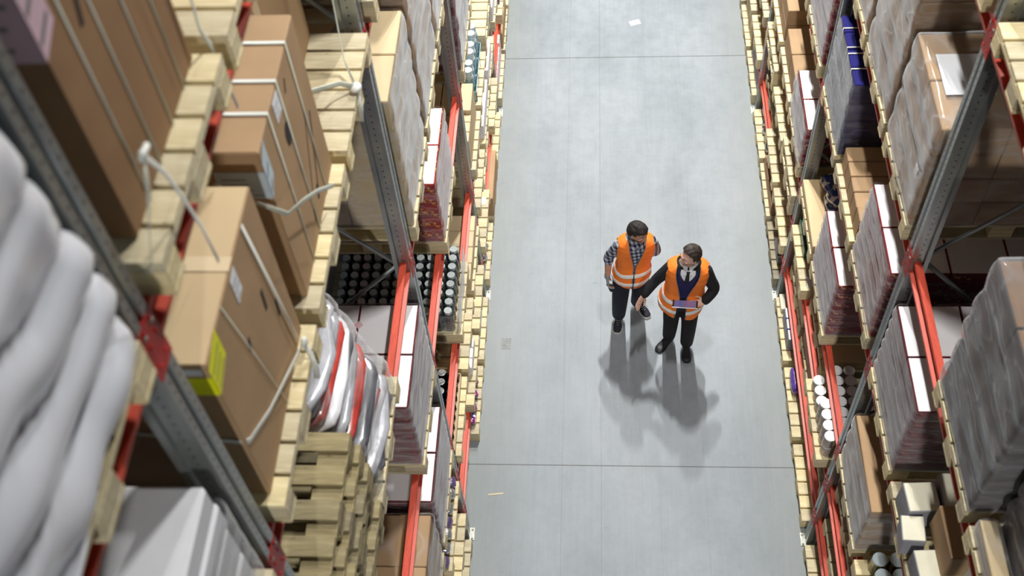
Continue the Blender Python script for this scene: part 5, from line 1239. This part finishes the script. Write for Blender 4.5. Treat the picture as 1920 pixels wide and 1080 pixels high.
hair_obj(p1, head1, hf1, BEARD, lambda u, v: (lambda p: p.z < -0.040-0.25*(0.02 if p.y > 0.06 else 0)+0.5*max(0,0.03-p.y) and p.y > 0.0 and not (abs(p.x) < 0.020 and -0.064 < p.z < -0.046 and p.y > 0.05))(head_surface(u, v)), lambda u, v: 0.0055, 7, 0.012, nm='beard')

# ---- the worker in the jacket with the tablet (right)
B2 = Vector((0.65, 4.92, 0))
p2 = thing('person', tuple(B2), 'person in black jacket, tie and orange vest, holding a tablet, one hand stretched out', 'person', 'workers in orange vests')
def L2(*p): return Vector(p) - B2
T2 = Torso(L2(0.645, 4.93, 0.90), L2(0.675, 4.925, 1.42), -0.10, 0.95)
head2, hf2 = L2(0.675, 4.895, 1.605), Vector((-0.90, -0.42, 0.03))
sR, sL = L2(0.515, 4.945, 1.375), L2(0.840, 4.905, 1.375)
eR, wR = L2(0.375, 4.925, 1.185), L2(0.262, 4.840, 1.06)
eL, wL = L2(0.935, 4.870, 1.125), L2(0.845, 4.775, 1.040)
armR = dict(pts=[sR, (sR+eR)/2, eR, (eR*0.5+wR*0.5), wR], rad=[0.046, 0.045, 0.036, 0.036, 0.024])
armL = dict(pts=[sL, (sL+eL)/2, eL, (eL*0.5+wL*0.5), wL], rad=[0.046, 0.045, 0.036, 0.036, 0.024])
hR, hL = L2(0.555, 4.935, 0.86), L2(0.735, 4.920, 0.86)
kR, kL = L2(0.560, 4.925, 0.49), L2(0.740, 4.885, 0.49)
aR, aL = L2(0.565, 5.020, 0.09), L2(0.745, 4.935, 0.09)
leg2 = [dict(pts=[hR, kR, aR], rad=[0.078, 0.052, 0.038]), dict(pts=[hL, kL, aL], rad=[0.078, 0.052, 0.038])]
m = body_mesh(T2, L2(0.675, 4.915, 1.50), head2, hf2, [armR, armL], leg2, 'body', SKIN2, p2)
hand(m, wR, (-0.50, -0.62, -0.62), (0.65, -0.75, 0.25), 1.0, (0.12, 0.15, 0.18, 0.22), 0.16, 0.5, -1)
hand(m, wL, (-0.95, -0.22, 0.02), (0.0, -0.35, 0.93), 0.98, (0.08, 0.10, 0.12, 0.16), 0.08, 1.5, 1)
remeshed('body', m, SKIN2, p2, 0.0048, 3)
shirt_obj(p2, 'jacket', T2, [([sR, (sR+eR)/2, eR, wR*0.92+eR*0.08], [0.066, 0.062, 0.054, 0.044]), ([sL, (sL+eL)/2, eL, wL*0.88+eL*0.12], [0.066, 0.064, 0.056, 0.046])], JACK, 0.015, 0.82)
s_w = MB(); s_w.grid(lambda u, v: T2.p((u-0.5)*2*(0.16+0.34*v**1.1), 1.06+0.40*v, 0.018), 16, 30); o_ = link('sweater_front', s_w.mesh('sweater', SWEAT, True, False), (0, 0, 0), p2); q_ = o_.modifiers.new('t', 'SOLIDIFY'); q_.thickness = 0.004; q_.offset = 0
s_w = MB(); s_w.grid(lambda u, v: T2.p((u-0.5)*2*(0.02+0.42*v), 1.33+0.135*v, 0.023), 14, 14); o_ = link('shirt_front', s_w.mesh('shirt', SHIRTW, True, False), (0, 0, 0), p2); q_ = o_.modifiers.new('t', 'SOLIDIFY'); q_.thickness = 0.003; q_.offset = 0
s_w = MB(); s_w.tube([T2.p(0, 1.462, 0.034), T2.p(0, 1.44, 0.032), T2.p(0, 1.38, 0.029), T2.p(0, 1.325, 0.026)], [(0.018, 0.008), (0.013, 0.006), (0.020, 0.004), (0.023, 0.003)], 10, flat=(1, 0, 0)); link('tie', s_w.mesh('tie', TIE, True), (0, 0, 0), p2)
c1 = MB()
neck_ring(c1, T2, L2(0.675, 4.915, 1.50), -0.10)
o_ = link('shirt_collar', c1.mesh('collar', SHIRTW, True), (0, 0, 0), p2); q_ = o_.modifiers.new('t', 'SOLIDIFY'); q_.thickness = 0.005
trousers_obj(p2, T2, [([hR, kR, aR], [0.098, 0.078, 0.066]), ([hL, kL, aL], [0.098, 0.078, 0.066])], BLK)
vest(p2, T2, 0.034, 0.045, 1.12, lambda th: 0.045*math.exp(-((th if th < PI else th-2*PI)-0.3)**2/0.3)-0.02, VEST, 0.10, apex=1.06, hem=0.80, openlow=0.06, vw=0.10)
shoe(p2, L2(0.600, 5.075, 0), L2(0.440, 4.865, 0), SHOEB, SOLEB, SOLEB)
shoe(p2, L2(0.745, 5.005, 0), L2(0.742, 4.735, 0), SHOEB, SOLEB, SOLEB)
eyes(p2, head2, hf2)
def hk2(u, v):
    p = head_surface(u, v); return p.z > 0.082 - max(0, 0.050-p.y)*0.90 - (0.030 if abs(p.x) > 0.052 and p.y < 0.012 else 0)
hair_obj(p2, head2, hf2, HAIR2, hk2, lambda u, v: 0.015 + 0.016*max(0, math.cos(PI*v)), 5)
hair_obj(p2, head2, hf2, STUB, lambda u, v: (lambda p: p.z < -0.040 and p.y > 0.0 and not (abs(p.x) < 0.022 and -0.064 < p.z < -0.046 and p.y > 0.05))(head_surface(u, v)), lambda u, v: 0.0016, 9, 0.005, nm='stubble')

# tablet held in front of the chest
tb = thing('tablet', (0.655, 4.715, 1.092), 'tablet computer with a lit blue and pink screen held by the person in the jacket', 'tablet')
tb.rotation_euler = (math.radians(-28), math.radians(-3), math.radians(-6))
m = MB(); m.box(-0.120, 0.120, -0.083, 0.083, -0.006, 0.0, 0, 0.002); link('case', m.mesh('case', BLACKP), (0, 0, 0), tb)
m = MB(); m.box(-0.121, 0.121, -0.0845, -0.079, -0.007, 0.0035, 0, 0.001); link('pale_edge', m.mesh('edge', PAPER), (0, 0, 0), tb)
sm = NT('tablet_screen'); sp_ = sm.n('ShaderNodeSeparateXYZ'); tc_ = sm.n('ShaderNodeTexCoord'); sm.l(tc_.outputs['Object'], sp_.inputs[0])
cc_ = sm.ramp(sm.math('MULTIPLY_ADD', sp_.outputs[0], 4.2, 0.5), [(0.0, lin((96, 110, 176))), (0.36, lin((104, 120, 186))), (0.42, lin((150, 116, 160))), (1.0, lin((136, 124, 176)))])
ln_ = sm.math('GREATER_THAN', sm.math('FRACT', sm.math('MULTIPLY', sp_.outputs[1], 70)), 0.6); cc_ = sm.mix(sm.math('MULTIPLY', ln_, 0.3), cc_, lin((210, 160, 190)))
sm.base((0.02, 0.02, 0.03, 1)); sm.l(cc_, sm.b.inputs['Emission Color']); sm.b.inputs['Emission Strength'].default_value = 0.24; sm.b.inputs['Roughness'].default_value = 0.15
m = MB(); m.box(-0.105, 0.105, -0.070, 0.070, 0.0, 0.001); link('screen', m.mesh('screen', sm.m), (0, 0, 0), tb)
